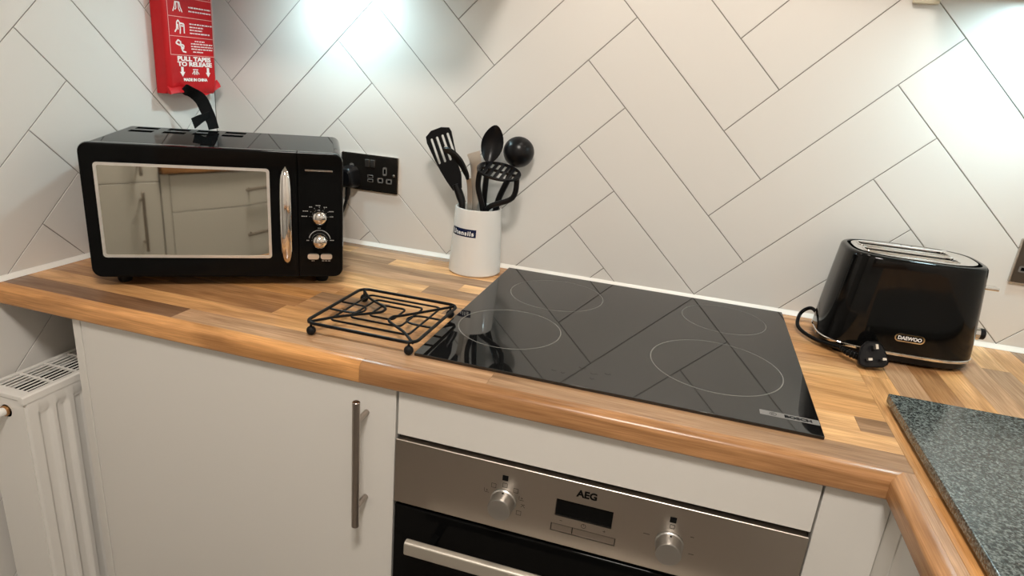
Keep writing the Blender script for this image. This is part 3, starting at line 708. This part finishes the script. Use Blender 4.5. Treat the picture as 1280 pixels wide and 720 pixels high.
pts = smooth_path([SC - SAx * 0.036, Vector((0.5960, -0.0560, 0.215)), Vector((0.5930, -0.052, 0.16)), Vector((0.5910, -0.040, 0.09)), Vector((0.5880, -0.030, 0.0150))], 6)
part('handle', tube(B(), pts, 0.0062, 12), BLACKP, sp)
# steel tongs with black gripping head
tg = empty('kitchen_tongs', (0.57, -0.07, 0.012), 0, 'stainless steel kitchen tongs with a black scalloped tip, between turner and masher', 'tongs')
bm = B(); pts = smooth_path([(0.5760, -0.086, 0.0150), (0.5750, -0.086, 0.10), (0.5735, -0.087, 0.150), (0.5715, -0.090, 0.190), (0.5680, -0.093, 0.210)], 5)
ribbon(bm, pts, 0.0120, (0.97, -0.20, 0.0), 0.0016); part('arm', bm, STEELT, tg)
bm = B(); pts = smooth_path([(0.5720, -0.069, 0.0150), (0.5740, -0.070, 0.11), (0.5770, -0.071, 0.170), (0.5790, -0.075, 0.215), (0.5770, -0.080, 0.245), (0.5710, -0.082, 0.263)], 5)
ribbon(bm, pts, [0.013 + 0.015 * (i / (len(pts) - 1)) for i in range(len(pts))], (0.98, 0.18, 0.0), 0.0016); part('arm', bm, STEELT, tg)
bm = B(); pts = smooth_path([(0.5120, -0.098, 0.2640), (0.5300, -0.101, 0.2600), (0.5500, -0.101, 0.2440), (0.5640, -0.098, 0.2200), (0.5670, -0.096, 0.2080)], 5)
n_ = len(pts)
ribbon(bm, pts, [0.005 + 0.0190 * math.sin(math.pi * min(1, (i + 1) / n_ * 0.95)) ** 0.7 for i in range(n_)], (0.35, -0.7, 0.62), 0.0040); part('gripping_tip', bm, BLACKP, tg)
bm = B(); pts2 = [p + Vector((0.0015, -0.0015, 0.006)) for p in pts[: n_ // 2 + 2]]
tube(bm, pts2, 0.0011, 8); part('steel_rim', bm, STEELT, tg)

# ------------------------------------------------------------------ wire trivet
TX0, TX1, TY0, TY1, TZ = 0.4640, 0.6545, -0.5410, -0.3520, 0.0235
tv = empty('wire_trivet', ((TX0 + TX1) / 2, (TY0 + TY1) / 2, 0), 0, 'square black wire trivet on ball feet, on the worktop left of the hob', 'trivet')
c2 = Vector(((TX0 + TX1) / 2, (TY0 + TY1) / 2, TZ)); hs = (TX1 - TX0) / 2
def sqr(x0, x1, y0, y1, r, z, n=5): return [(a, b, z) for a, b in rrect(x0, x1, y0, y1, r, n)]
part('outer_frame', tube(B(), sqr(TX0, TX1, TY0, TY1, 0.017, TZ, 6), 0.0028, 10, True), WIRE, tv)
# two V-shaped spars, each joining two neighbouring corners through a rounded point near the middle
for s, ax_, ay_ in ((-1, -0.0090, 0.0105), (1, 0.0160, -0.0150)):
    a = hs - 0.004
    P_ = lambda x, y: c2 + Vector((x, y, -0.0006))
    p = smooth_path([P_(s * a, a), P_(s * 0.060, 0.055 if s < 0 else 0.047), P_(ax_ + s * 0.012, ay_ + 0.020), P_(ax_ + s * 0.002, ay_ + 0.010), P_(ax_, ay_), P_(ax_ + s * 0.002, ay_ - 0.010), P_(ax_ + s * 0.012, ay_ - 0.020), P_(s * 0.060, -0.047 if s < 0 else -0.058), P_(s * a, -a)], 5)
    part('diagonal_spar', tube(B(), p, 0.0024, 8), WIRE, tv)
# three nested rounded squares of thinner wire
for x0, x1, y0, y1 in ((-0.070, 0.070, -0.0625, 0.0760), (-0.0475, 0.0440, -0.0380, 0.0585), (-0.0240, 0.0200, -0.0165, 0.0385)):
    p = [c2 + Vector((a, b, -0.0026)) for a, b in rrect(x0, x1, y0, y1, 0.009, 4)]
    part('inner_square', tube(B(), p, 0.0019, 8, True), WIRE, tv)
for s, ym in ((-1, 0.0), (1, 0.002)):
    p = smooth_path([c2 + Vector((s * (hs - 0.001), ym + 0.0195, -0.0026)), c2 + Vector((s * 0.062, ym + 0.0195, -0.0026)), c2 + Vector((s * 0.046, ym + 0.014, -0.0026)), c2 + Vector((s * 0.040, ym, -0.0026)), c2 + Vector((s * 0.046, ym - 0.014, -0.0026)), c2 + Vector((s * 0.062, ym - 0.0195, -0.0026)), c2 + Vector((s * (hs - 0.001), ym - 0.0195, -0.0026))], 5)
    part('loop_wire', tube(B(), p, 0.0019, 8), WIRE, tv)
for sx in (-1, 1):
    for sy in (-1, 1):
        x, y = c2.x + sx * (hs - 0.0075), c2.y + sy * (hs - 0.0075)
        zz = 0.0
        if sx > 0: x = 0.6425
        bm = B(); sphere(bm, (x, y, 0.0078), 0.0076, 16); tube(bm, [(x, y, 0.012), (x, y, TZ)], 0.0022, 8); part('ball_foot', bm, BLACKM, tv)

# ------------------------------------------------------------------ granite board
gb = tag(obj('granite_board', None or box(B(), 1.3535, 1.8535, -0.80, -0.378, 0.0060, 0.0200, 0.0022, 2), GRANITE), 'speckled dark grey granite chopping board at the lower right corner of the worktop', 'chopping board')
for x, y in ((1.39, -0.42), (1.82, -0.42), (1.39, -0.76), (1.82, -0.76)):
    bm = B(); lathe(bm, [(0.008, 0.0003), (0.009, 0.0062)], 16, (x, y, 0)); obj('rubber_foot', bm, BLACKM, gb)

# ------------------------------------------------------------------ toaster
TA = R(0.5)
ts = empty('toaster', (1.4130, -0.1190, 0.0), TA, 'gloss black two-slice toaster with chrome top and oval badge, right of the hob', 'toaster')
def sup(a, b, z, n=3.3, seg=72, cx=0, cy=0):
    out = []
    for k in range(seg):
        t = 2 * math.pi * k / seg; c, s = math.cos(t), math.sin(t)
        out.append((cx + a * abs(c) ** (2 / n) * (1 if c >= 0 else -1), cy + b * abs(s) ** (2 / n) * (1 if s >= 0 else -1), z))
    return out
A0, B0, A1, B1, HT = 0.1270, 0.0800, 0.1120, 0.0770, 0.1860
bm = B(); loft(bm, [sup(A0 - 0.010, B0 - 0.010, 0.0035), sup(A0 - 0.0035, B0 - 0.0035, 0.0075), sup(A0 - 0.0025, B0 - 0.0025, 0.0175)]); obj('base', bm, BLACKP, ts)
bm = B(); loft(bm, [sup(A0 - 0.0005, B0 - 0.0005, 0.0176), sup(A0 + 0.0012, B0 + 0.0012, 0.0190), sup(A0 + 0.0012, B0 + 0.0012, 0.0225), sup(A0 - 0.0003, B0 - 0.0003, 0.0238)]); obj('chrome_band', bm, CHROME, ts)
secs = []
for i in range(13):
    t = i / 12; z = 0.0239 + (HT - 0.008 - 0.0239) * t; k = t ** 1.15
    secs.append(sup(A0 + (A1 - A0) * k, B0 + (B1 - B0) * k, z))
for a in (30, 60, 90):
    secs.append(sup(A1 - 0.006 * (1 - math.cos(R(a))), B1 - 0.006 * (1 - math.cos(R(a))), HT - 0.008 + 0.008 * math.sin(R(a))))
secs.append(sup(A1 - 0.0095, B1 - 0.0095, HT)); secs.append(sup(A1 - 0.0105, B1 - 0.0105, HT - 0.002)); secs.append(sup(A1 - 0.0106, B1 - 0.0106, HT - 0.006))
bm = B(); loft(bm, secs, True, False); obj('housing', bm, mat('gloss_black_toaster_enamel', (0.004, 0.004, 0.004), 0.08, spec=0.28), ts)
obj('inner_well', loft(B(), [sup(A1 - 0.011, B1 - 0.011, 0.060), sup(A1 - 0.0108, B1 - 0.0108, HT - 0.0055)]), DARKBOX, ts)
bm = B(); outer = [(p[0], p[1]) for p in sup(A1 - 0.0150, B1 - 0.0150, 0, 3.0)]
slots = [(-0.0820, 0.0620, -0.0400, -0.0110), (-0.0820, 0.0620, 0.0080, 0.0370)]
plate(bm, outer, [rrect(a, b, c, d, 0.006, 3) for a, b, c, d in slots], (0, 0, HT - 0.0052), (1, 0, 0), (0, 1, 0), 0.0058)
obj('top_plate', bm, CHROME, ts)
for a, b, c, d in slots:
    bm = B(); o_ = rrect(a - 0.0015, b + 0.0015, c - 0.0015, d + 0.0015, 0.0065, 4)
    tube(bm, [(x, y, HT + 0.0008) for x, y in o_], 0.0017, 8, True); obj('slot_lip', bm, CHROME, ts)
    bm = B()
    for i in range(13):
        x = a + 0.008 + (b - a - 0.016) * i / 12
        for y in (c + 0.0045, d - 0.0045): tube(bm, [(x, y, HT - 0.004), (x, y, 0.10)], 0.0008, 6)
    for y in (c + 0.0045, d - 0.0045): tube(bm, [(a + 0.004, y, HT - 0.0045), (b - 0.004, y, HT - 0.0045)], 0.0009, 6)
    o = obj('slot_guard', bm, STEELT, ts)
# end controls (right-hand end)
bm = B(); box(bm, A1 + 0.001, A1 + 0.0300, -0.0185, 0.0015, 0.1420, 0.1480, 0.002, 2); obj('lever', bm, CHROME, ts)
bm = B(); lathe(bm, [(0.0115, A0 - 0.006), (0.0115, A0 + 0.012), (0.0100, A0 + 0.0135)], 28, (0, 0.0, 0.058), 'x'); kb = obj('browning_knob', bm, CHROME, ts)
bm = B(); lathe(bm, [(0.0100, A0 + 0.0134), (0.0100, A0 + 0.0205), (0.0085, A0 + 0.0220)], 28, (0, 0.0, 0.058), 'x'); obj('knob_cap', bm, BLACKP, kb)
# badge on the front
def front_y(z): return -(B0 + (B1 - B0) * (((z - 0.0239) / (HT - 0.008 - 0.0239)) ** 1.15))
BX, BZ = 0.0080, 0.0530; by = front_y(BZ) - 0.0006
bm = B(); plate(bm, rrect(BX - 0.0235, BX + 0.0235, BZ - 0.0072, BZ + 0.0072, 0.0070, 7), [rrect(BX - 0.0213, BX + 0.0213, BZ - 0.0052, BZ + 0.0052, 0.0050, 7)], (0, by, 0), (1, 0, 0), (0, 0, 1), 0.0012)
obj('badge_rim', bm, CHROME, ts)
bm = B(); plate(bm, rrect(BX - 0.0215, BX + 0.0215, BZ - 0.0054, BZ + 0.0054, 0.0052, 7), [], (0, by + 0.001, 0), (1, 0, 0), (0, 0, 1), 0.0014); obj('badge_plate', bm, BLACKG, ts)
text_part('badge_lettering', 'DAEWOO', 0.0088, (BX - 0.0185, by - 0.0009, BZ - 0.0030), (1, 0, 0), (0, 0, 1), WHITEP, ts, 0.0002, 0.0370, 0.0003)
for fx, fy in ((-0.09, -0.048), (0.09, -0.048), (-0.09, 0.048), (0.09, 0.048)):
    bm = B(); lathe(bm, [(0.008, 0.0003), (0.009, 0.0040)], 16, (fx, fy, 0)); obj('foot', bm, BLACKM, ts)
# mains lead and plug lying against the toaster (part of it: they move together)
inv_t = Matrix.Translation((1.4130, -0.1190, 0.0)) @ Matrix.Rotation(TA, 4, 'Z'); inv_t.invert()
PLC = Vector((1.3620, -0.2380, 0.0265))
pn = Vector((0.06, -0.84, 0.50)).normalized()            # pins point along this direction
pr = Vector((0.98, 0.12, 0.16)); pr = (pr - pn * pr.dot(pn)).normalized(); pu = pn.cross(pr).normalized()
if pu.z < 0: pu = -pu
def PW(a, b, c): return inv_t @ (PLC + pr * a + pu * b + pn * c)
shape = [(0.011, 0.0230), (-0.007, 0.0240), (-0.0165, 0.0150), (-0.0235, -0.004), (-0.0235, -0.016), (-0.014, -0.0215), (0.014, -0.0215), (0.0235, -0.016), (0.0235, -0.004), (0.0175, 0.016)]
bm = B(); loft(bm, [[PW(a * k, b * k, c) for a, b in shape] for c, k in ((-0.019, 0.72), (-0.012, 0.95), (-0.001, 1.0), (0.0, 0.97))])
bmesh.ops.bevel(bm, geom=bm.edges[:], offset=0.0014, segments=2, affect='EDGES'); pb = obj('plug_body', bm, BLACKP, ts)
for a, b, ww, hh, ln in ((0.0, 0.0110, 0.0020, 0.0040, 0.0205), (-0.0111, -0.0095, 0.0031, 0.0020, 0.0165), (0.0111, -0.0095, 0.0031, 0.0020, 0.0165)):
    def pin(c0, c1, k): return loft(B(), [[PW(a + x * ww * k, b + y * hh * k, c) for x, y in ((-1, -1), (1, -1), (1, 1), (-1, 1))] for c in (c0, c1)])
    obj('pin_sleeve', pin(-0.0005, ln * 0.5, 1.02), BLACKP, pb, False); obj('pin', pin(ln * 0.5, ln, 1.0), mat('plated_pin', (0.85, 0.80, 0.72), 0.2, 1.0), pb, False)
sl0 = PLC - pr * 0.020 - pn * 0.010 - pu * 0.002
cordp = [sl0, sl0 + Vector((-0.016, 0.012, 0.001)), Vector((1.318, -0.205, 0.018)), Vector((1.285, -0.160, 0.010)), Vector((1.262, -0.110, 0.012)), Vector((1.268, -0.068, 0.026)), Vector((1.285, -0.066, 0.040)), Vector((1.297, -0.092, 0.034)), Vector((1.306, -0.112, 0.018))]
pts = smooth_path([inv_t @ p for p in cordp], 8); m_ = len(pts)
obj('cord', tube(B(), pts, [0.0062 - 0.0026 * min(1, i / 18) for i in range(m_)], 12), BLACKG, ts)
bm = B()
for i in range(3, 17, 2):
    a, b = pts[i], pts[i + 1]; d_ = (b - a).normalized(); tube(bm, [a - d_ * 0.0007, a + d_ * 0.0007], 0.0072 - 0.0026 * i / 18, 12)
obj('strain_relief', bm, BLACKP, ts)

# ------------------------------------------------------------------ fire blanket pouch with pull tape
BX0, BX1, BYL, BYR, BZ0, BZ1 = XL + 0.0010, -0.0900, -0.1865, -0.0400, 0.3220, 0.6050
fb = empty('fire_blanket_pouch', (XL, (BYL + BYR) / 2, BZ1), 0, 'red fire blanket pouch with white printed instructions, hung on the left wall above the microwave', 'fire blanket')
bm = B(); secs = []
for z, k, bulge in ((BZ0, 0.80, 0.0), (BZ0 + 0.004, 0.90, 0.0), (BZ0 + 0.015, 0.97, 0), (BZ0 + 0.035, 1.0, 0), (BZ0 + 0.10, 1.0, 0), (BZ0 + 0.18, 1.0, 0), (BZ1 - 0.02, 1.0, 0), (BZ1, 0.9, 0)):
    dx = (BX1 - BX0) * k
    ring = []
    for a, b in rrect(0, 1, 0, 1, 0.18, 5):
        ring.append((BX0 + dx * a, BYL + (BYR - BYL) * (0.5 + (b - 0.5) * 1.0), z))
    # scale corner radius: use a true rounded rectangle instead
    rr = min(0.010, dx * 0.35)
    ring = [(a, b, z) for a, b in rrect(BX0, BX0 + dx, BYL, BYR, rr, 5)]
    secs.append(ring)
loft(bm, secs); obj_ = part('pouch_body', bm, RED, fb, True, 60)
# crumpled bottom hem
bm = B(); hem = []
for i in range(19):
    t = i / 18; y = BYL - 0.001 + (BYR + 0.016 - BYL) * t
    z = BZ0 + 0.004 + 0.0035 * math.sin(t * 9.0) + (0.014 * max(0, t - 0.86) / 0.14) - 0.004 * math.exp(-((t - 0.72) / 0.1) ** 2); x = XL + 0.034 + 0.006 * math.sin(t * 5.1 + 0.6)
    hem.append([(x - 0.002, y, z + 0.012), (x + 0.006, y, z + 0.003), (x + 0.0085, y, z - 0.0035), (x + 0.0045, y, z - 0.0045), (x - 0.004, y, z)])
loft(bm, hem); part('hem', bm, RED, fb, True, 60)
FX = BX1 + 0.0004; O_, U_, V_ = (FX, 0, 0), (0, 1, 0), (0, 0, 1)
bm = B(); yl, yr = -0.1780, -0.0445
for z in (0.5210, 0.4815, 0.4420, 0.4040): seglabel(bm, [((yl, z), (yr, z))], 0.0012, O_, U_, V_, 0.0002)
seglabel(bm, [((yl, 0.5600), (yl, 0.4040)), ((yr, 0.5600), (yr, 0.4040))], 0.0012, O_, U_, V_, 0.0002)
part('instruction_frame', bm, PINKPR, fb, False)
bm = B(); r2 = random.Random(5)
def tline(y0, y1, z, h_):
    y = y0
    while y < y1:
        ww = r2.uniform(0.004, 0.011); e = min(y + ww, y1)
        q = y
        while q < e - 0.0006:
            seglabel(bm, [((q, z + r2.uniform(-0.0002, 0.0002)), (min(q + 0.0014, e), z))], h_ * r2.uniform(0.7, 1.0), O_, U_, V_, 0.0002); q += 0.0019
        y = e + 0.0014
def flush():
    global bm
    tag(part('instruction_text', bm, REDPR, fb, False), kind='stuff'); bm = B()
for z in (0.5380, 0.5315, 0.5265): tline(-0.165, -0.052, z, 0.0028)
flush()
for z in (0.5030, 0.4950): tline(-0.1180, -0.0500, z, 0.0032)
flush()
for z, e in ((0.4695, -0.0480), (0.4630, -0.077), (0.4570, -0.080), (0.4505, -0.057)): tline(-0.1180, e, z, 0.0030)
flush()
for z, a, e in ((0.4345, -0.105, -0.075), (0.4290, -0.117, -0.050), (0.4235, -0.117, -0.050), (0.4180, -0.117, -0.050), (0.4120, -0.112, -0.080)): tline(a, e, z, 0.0028)
flush()
# simple line pictograms: hands pulling tapes, person holding blanket, blanket laid on a fire
bm = B()
def fig(segs, cx, cz, s, wd=0.0018): part('pictogram', seglabel(B(), [((cx + a * s, cz + b * s), (cx + c * s, cz + d * s)) for a, b, c, d in segs], wd * 1.35, O_, U_, V_, 0.0002), REDPR, fb, False)
fig([(-.6, 1, .6, 1), (-.5, 1, -.7, .2), (-.3, .9, -.3, 0), (.3, .9, .3, 0), (.5, 1, .7, .2), (-.7, .2, -1.1, -.6), (.7, .2, 1.1, -.6), (-.3, 0, -.6, -.3), (.3, 0, .6, -.5)], -0.1500, 0.4985, 0.0120)
fig([(-.5, .7, -.2, 1), (-.2, 1, .1, .7), (-.5, .7, -.6, -.3), (.1, .7, .2, -.2), (.2, .6, 1, .5), (1, .5, 1, -.9), (.4, .2, 1, .2), (-.6, -.3, -1, -.8), (.2, -.2, .1, -1), (-.3, .4, -.3, -.4)], -0.1480, 0.4610, 0.0135, 0.0022)
fig([(-.9, .4, -.4, .9), (-.4, .9, .2, .6), (.2, .6, -.1, .1), (-.1, .1, -.9, .4), (0, .3, .8, .1), (.8, .1, .6, -.5), (.2, -.2, .5, -.8), (.5, -.8, 1.2, -.9), (0, .1, .6, -.3)], -0.1490, 0.4225, 0.0135, 0.0024)
fig([(-1, .7, 1, .7), (-.4, .4, -.5, -.7), (.4, .4, .5, -.7), (-.5, .4, -1.3, -.5), (.5, .4, 1.3, -.5), (-.25, .3, -.3, -.6), (.25, .3, .3, -.6)], -0.1085, 0.3690, 0.0080, 0.0016)
for cy in (-0.1480, -0.0695):
    part('arrow', plate(B(), [(cy - 0.0035, 0.3795), (cy + 0.0035, 0.3795), (cy + 0.0035, 0.3690), (cy + 0.0075, 0.3690), (cy, 0.3590), (cy - 0.0075, 0.3690), (cy - 0.0035, 0.3690)], [], O_, U_, V_, 0.0002), REDPR, fb, False)
def btxt(s, yc, z, size, width, bold): 
    t = text_part('lettering', s, size, (FX + 0.0003, 0, z), (0, 1, 0), (0, 0, 1), REDPR, fb, 0.0001, width, bold)
    ys = [v.co.y for v in t.data.vertices]; sh = yc - (min(ys) + max(ys)) / 2
    for v in t.data.vertices: v.co.y += sh
    attach(t, fb)
btxt('PULL TAPES', -0.1095, 0.3925, 0.0125, 0.101, 0.0006)
btxt('TO RELEASE', -0.1085, 0.3815, 0.0125, 0.105, 0.0006)
btxt('MADE IN CHINA', -0.1095, 0.3500, 0.0085, 0.073, 0.0005)
bm = B(); P_ = smooth_path([(-0.1020, -0.1520, 0.3300), (-0.0820, -0.1480, 0.3315), (-0.0600, -0.1350, 0.3154), (-0.0300, -0.1520, 0.2930), (0.0000, -0.1750, 0.2760), (0.0250, -0.1980, 0.2615)], 6)
ribbon(bm, P_, [0.021 + 0.006 * math.sin(math.pi * min(1, i / len(P_) * 1.2)) for i in range(len(P_))], (0.85, 0.35, 0.10), 0.0016); part('pull_tape', bm, TAPE, fb)
bm = B(); P_ = smooth_path([(-0.0130, -0.1640, 0.2880), (-0.0060, -0.1850, 0.2830), (0.0000, -0.2080, 0.2790), (0.0050, -0.2340, 0.2720)], 5)
ribbon(bm, P_, [0.010 + 0.012 * i / (len(P_) - 1) for i in range(len(P_))], (0.2, -0.5, -0.85), 0.0016); part('pull_tape', bm, TAPE, fb)

# ------------------------------------------------------------------ radiator
XF, XB, RY0, RY1, RZ = 0.0000, -0.0950, -0.6640, -0.0800, -0.1600
rad = empty('radiator', ((XF + XB) / 2, -0.37, -0.85), 0, 'white double-panel radiator with a slatted top grille, on the left wall beneath the worktop', 'radiator')
# fluted front panel: vertical channels pressed in
bm = B()
def flute_profile(y):
    p = 0.0330; k = ((y - (RY0 + 0.0255)) % p) / p
    if y < RY0 + 0.020 or y > RY1 - 0.02: return 0.0
    f = lambda t: max(0, min(1, t))
    return 0.0075 * (f((k) / 0.08) * f((0.68 - k) / 0.10))
ys = [RY0 + 0.0020 + (RY1 - RY0 - 0.006) * i / 240 for i in range(241)]
zs = [(RZ - 0.010, 0), (RZ - 0.014, 0), (RZ - 0.036, 0), (RZ - 0.046, 1), (RZ - 0.56, 1), (RZ - 0.57, 0), (RZ - 0.60, 0)]
gr = [[bm.verts.new((XF - 0.0012 - flute_profile(y) * k - (0.003 if j == 0 else 0) - (0.004 if y < RY0 + 0.0045 else 0.0), y, z)) for y in ys] for j, (z, k) in enumerate(zs)]
for a, b in zip(gr, gr[1:]):
    for i in range(240): bm.faces.new((a[i], a[i + 1], b[i + 1], b[i]))
part('front_panel', bm, RADW, rad, True, 50)
part('rear_panel', box(B(), XB, XB + 0.010, RY0 + 0.004, RY1 - 0.004, RZ - 0.60, RZ - 0.012, 0.002, 1), RADW, rad)
bm = B(); plate(bm, rrect(XB, XF - 0.004, RZ - 0.600, RZ - 0.0090, 0.003, 3), [[(XB + 0.052 + 0.0120 * math.cos(R(a)), RZ - 0.0345 + 0.0120 * math.sin(R(a))) for a in range(0, 360, 20)]], (0, RY0 + 0.0025, 0), (1, 0, 0), (0, 0, 1), 0.0012)
part('side_cover', bm, RADW, rad)
part('far_side_cover', box(B(), XB, XF - 0.002, RY1 - 0.003, RY1 - 0.0015, RZ - 0.60, RZ - 0.009), RADW, rad)
bm = B(); loft(bm, [[(XB - 0.0005 + a, y, RZ - 0.0060 + b) for a, b in ((0, -0.007), (0, 0.0045), (0.0018, 0.006), (0.0095, 0.006), (0.0100, 0.0048), (0.0100, -0.002), (0.002, -0.007))] for y in (RY0 + 0.02, RY1 - 0.02)])
loft(bm, [[(XF - 0.0115 + a, y, RZ - 0.0060 + b) for a, b in ((0, -0.002), (0, 0.0048), (0.0005, 0.006), (0.0085, 0.006), (0.0112, 0.0035), (0.0115, -0.0085), (0.009, -0.0085))] for y in (RY0 + 0.0, RY1)])
box(bm, XB, XF - 0.0115, RY0, RY0 + 0.0205, RZ - 0.008, RZ, 0.0012, 2); box(bm, XB, XF - 0.0115, RY1 - 0.02, RY1, RZ - 0.008, RZ, 0.0012, 2)
grille = part('top_grille', bm, RADW, rad)
for i in range(7):
    x = XB + 0.0165 + 0.0098 * i
    obj('grille_slat', box(B(), x, x + 0.0034, RY0 + 0.0200, RY1 - 0.02, RZ - 0.0016, RZ - 0.0004, 0.0003, 1), RADW, grille)
for y in [RY0 + 0.063 + 0.047 * i for i in range(11)]:
    obj('grille_crossbar', box(B(), XB + 0.009, XF - 0.011, y, y + 0.0038, RZ - 0.0052, RZ - 0.0002, 0.0004, 1), RADW, grille)
bm = B(); box(bm, XB + 0.0105, XF - 0.014, RY0 + 0.019, RY1 - 0.012, RZ - 0.58, RZ - 0.020); part('darkened_convector_core', bm, DARKBOX, rad, False)  # core coloured near-black for the shade seen between the slats
bm = B(); c_ = (XB + 0.052, 0, RZ - 0.0335)
lathe(bm, [(0.0048, RY0 + 0.03), (0.0048, RY0 + 0.001), (0.0095, RY0 + 0.0005), (0.0095, RY0 - 0.0030), (0.0070, RY0 - 0.0035)], 20, c_, 'y'); vv = part('air_vent_nut', bm, BRASS, rad)
bm = B(); lathe(bm, [(0.0072, RY0 - 0.0033), (0.0076, RY0 - 0.008), (0.0070, RY0 - 0.034), (0.004, RY0 - 0.036)], 20, (c_[0], 0, c_[2]), 'y'); obj('vent_cap', bm, mat('white_vent_plastic', (0.8, 0.78, 0.74), 0.4), vv)

# ------------------------------------------------------------------ wall cabinets over the worktop (above the picture) with their lights
WZ = 0.6280
def wall_unit(name, x0, x1, label, zt=1.35, WZ=WZ):
    c = empty(name, ((x0 + x1) / 2, -0.16, WZ), 0, label, 'cabinet')
    part('carcass', box(B(), x0, x1, -0.300, -0.003, WZ, zt, 0.0008, 1), CABW, c)
    n = max(1, round((x1 - x0) / 0.45))
    for i in range(n):
        a = x0 + (x1 - x0) * i / n; b = x0 + (x1 - x0) * (i + 1) / n
        part('door', box(B(), a + 0.0015, b - 0.0015, -0.320, -0.302, WZ - 0.002, zt, 0.0012, 1), CABW, c)
    return c
wall_unit('wall_cabinet', XL + 0.004, 0.62, 'white wall cabinet over the microwave, above the picture')
wall_unit('wall_cabinet', 1.36, XR - 0.004, 'white wall cabinet over the toaster, above the picture')
hoodc = wall_unit('wall_cabinet', 0.624, 1.356, 'white wall cabinet with an extractor, over the hob, higher than its neighbours', WZ=0.80)
part('extractor_grille', box(B(), 0.72, 1.26, -0.27, -0.05, 0.792, 0.7995, 0.002, 1), STEEL, hoodc)
for hx_ in (0.82, 1.16):
    bm = B(); lathe(bm, [(0.030, -0.0085), (0.031, -0.0120), (0.0265, -0.0125), (0.0005, -0.0128)], 32, (hx_, -0.21, 0.80)); part('extractor_lamp', bm, HOODL, hoodc)
def downlight(x, y, label):
    t = empty('cabinet_light', (x, y, WZ), 0, label, 'light', 'round lights under the wall cabinets')
    bm = B(); lathe(bm, [(0.0340, -0.0004), (0.0345, -0.010), (0.0320, -0.0125), (0.0285, -0.0125), (0.0285, -0.0090), (0.0005, -0.0090)], 40); obj('housing', bm, SATIN, t)
    bm = B(); lathe(bm, [(0.0280, -0.0092), (0.0280, -0.0120), (0.0005, -0.0122)], 40); obj('lens', bm, LED, t)
downlight(0.240, -0.105, 'round cool white light under the wall cabinet over the microwave')
downlight(1.555, -0.120, 'round cool white light under the wall cabinet over the toaster')
clip = tag(obj('cable_clip', box(B(), 1.338, 1.380, -0.014, -0.0006, 0.6010, 0.6260, 0.003, 2), mat('beige_plastic', (0.62, 0.56, 0.42), 0.5)), 'small beige plastic clip high on the back wall above the toaster', 'clip')
# ceiling lamp
cl = empty('ceiling_light', (1.00, -1.50, ZC), 0, 'round flush ceiling light in the middle of the kitchen', 'light')
bm = B(); lathe(bm, [(0.20, -0.0005), (0.205, -0.03), (0.19, -0.036)], 48); obj('lamp_base', bm, SATIN, cl)
bm = B(); lathe(bm, [(0.188, -0.0365), (0.18, -0.060), (0.12, -0.080), (0.001, -0.086)], 48); obj('diffuser', bm, CEIL, cl)

# ------------------------------------------------------------------ the opposite side of the kitchen, seen in the microwave's mirrored door
OY = -1.95
tall = empty('tall_cabinet', (0.33, -2.27, -0.9), 0, 'tall white fridge housing across the kitchen, mirrored in the microwave door', 'cabinet')
part('carcass', box(B(), 0.04, 0.632, YF + 0.003, OY - 0.02, -0.895, 1.2), CABIN, tall, False)
td = part('door', box(B(), 0.042, 0.630, OY - 0.018, OY, -0.80, -0.088, 0.0012, 1), CABW, tall)
bar_handle('handle', td, (0.555, OY + 0.033, -0.350), (0.555, OY + 0.033, -0.115), (0, 1, 0))
td = part('door', box(B(), 0.042, 0.630, OY - 0.018, OY, -0.084, 1.2, 0.0012, 1), CABW, tall)
bar_handle('handle', td, (0.555, OY + 0.033, -0.055), (0.555, OY + 0.033, 0.180), (0, 1, 0))
dr = empty('drawer_cabinet', (1.2, -2.27, -0.9), 0, 'white wide drawer cabinet across the kitchen, mirrored in the microwave door', 'cabinet')
part('carcass', box(B(), 0.672, 1.60, YF + 0.003, OY - 0.02, -0.80, -0.060), CABIN, dr, False)
part('end_panel', box(B(), 0.636, 0.669, YF + 0.003, OY, -0.895, -0.060), CABW, dr, False)
for z0, z1 in ((-0.212, -0.064), (-0.480, -0.216), (-0.790, -0.484)):
    q = part('drawer', box(B(), 0.672, 1.60, OY - 0.018, OY, z0, z1, 0.0012, 1), CABW, dr)
    bar_handle('handle', q, (0.99, OY + 0.033, z1 - 0.075 - 0.045 * (z1 < -0.1)), (1.28, OY + 0.033, z1 - 0.075 - 0.045 * (z1 < -0.1)), (0, 1, 0))
wt2 = tag(obj('worktop', box(B(), 0.636, 1.90, YF + 0.003, OY + 0.02, -0.0560, -0.001, 0.005, 3), WOOD), 'oak-effect worktop across the kitchen, mirrored in the microwave door', 'worktop'); wt2.color = (*TONE['B'], 1)

# ------------------------------------------------------------------ raise everything from worktop height to the real floor
for o in sc.objects:
    if o.parent is None and o is not camo: o.location.z += Z0
print('tiles', nb, nl, 'staves', sum(1 for c in worktop.children if c.name.startswith('stave')))
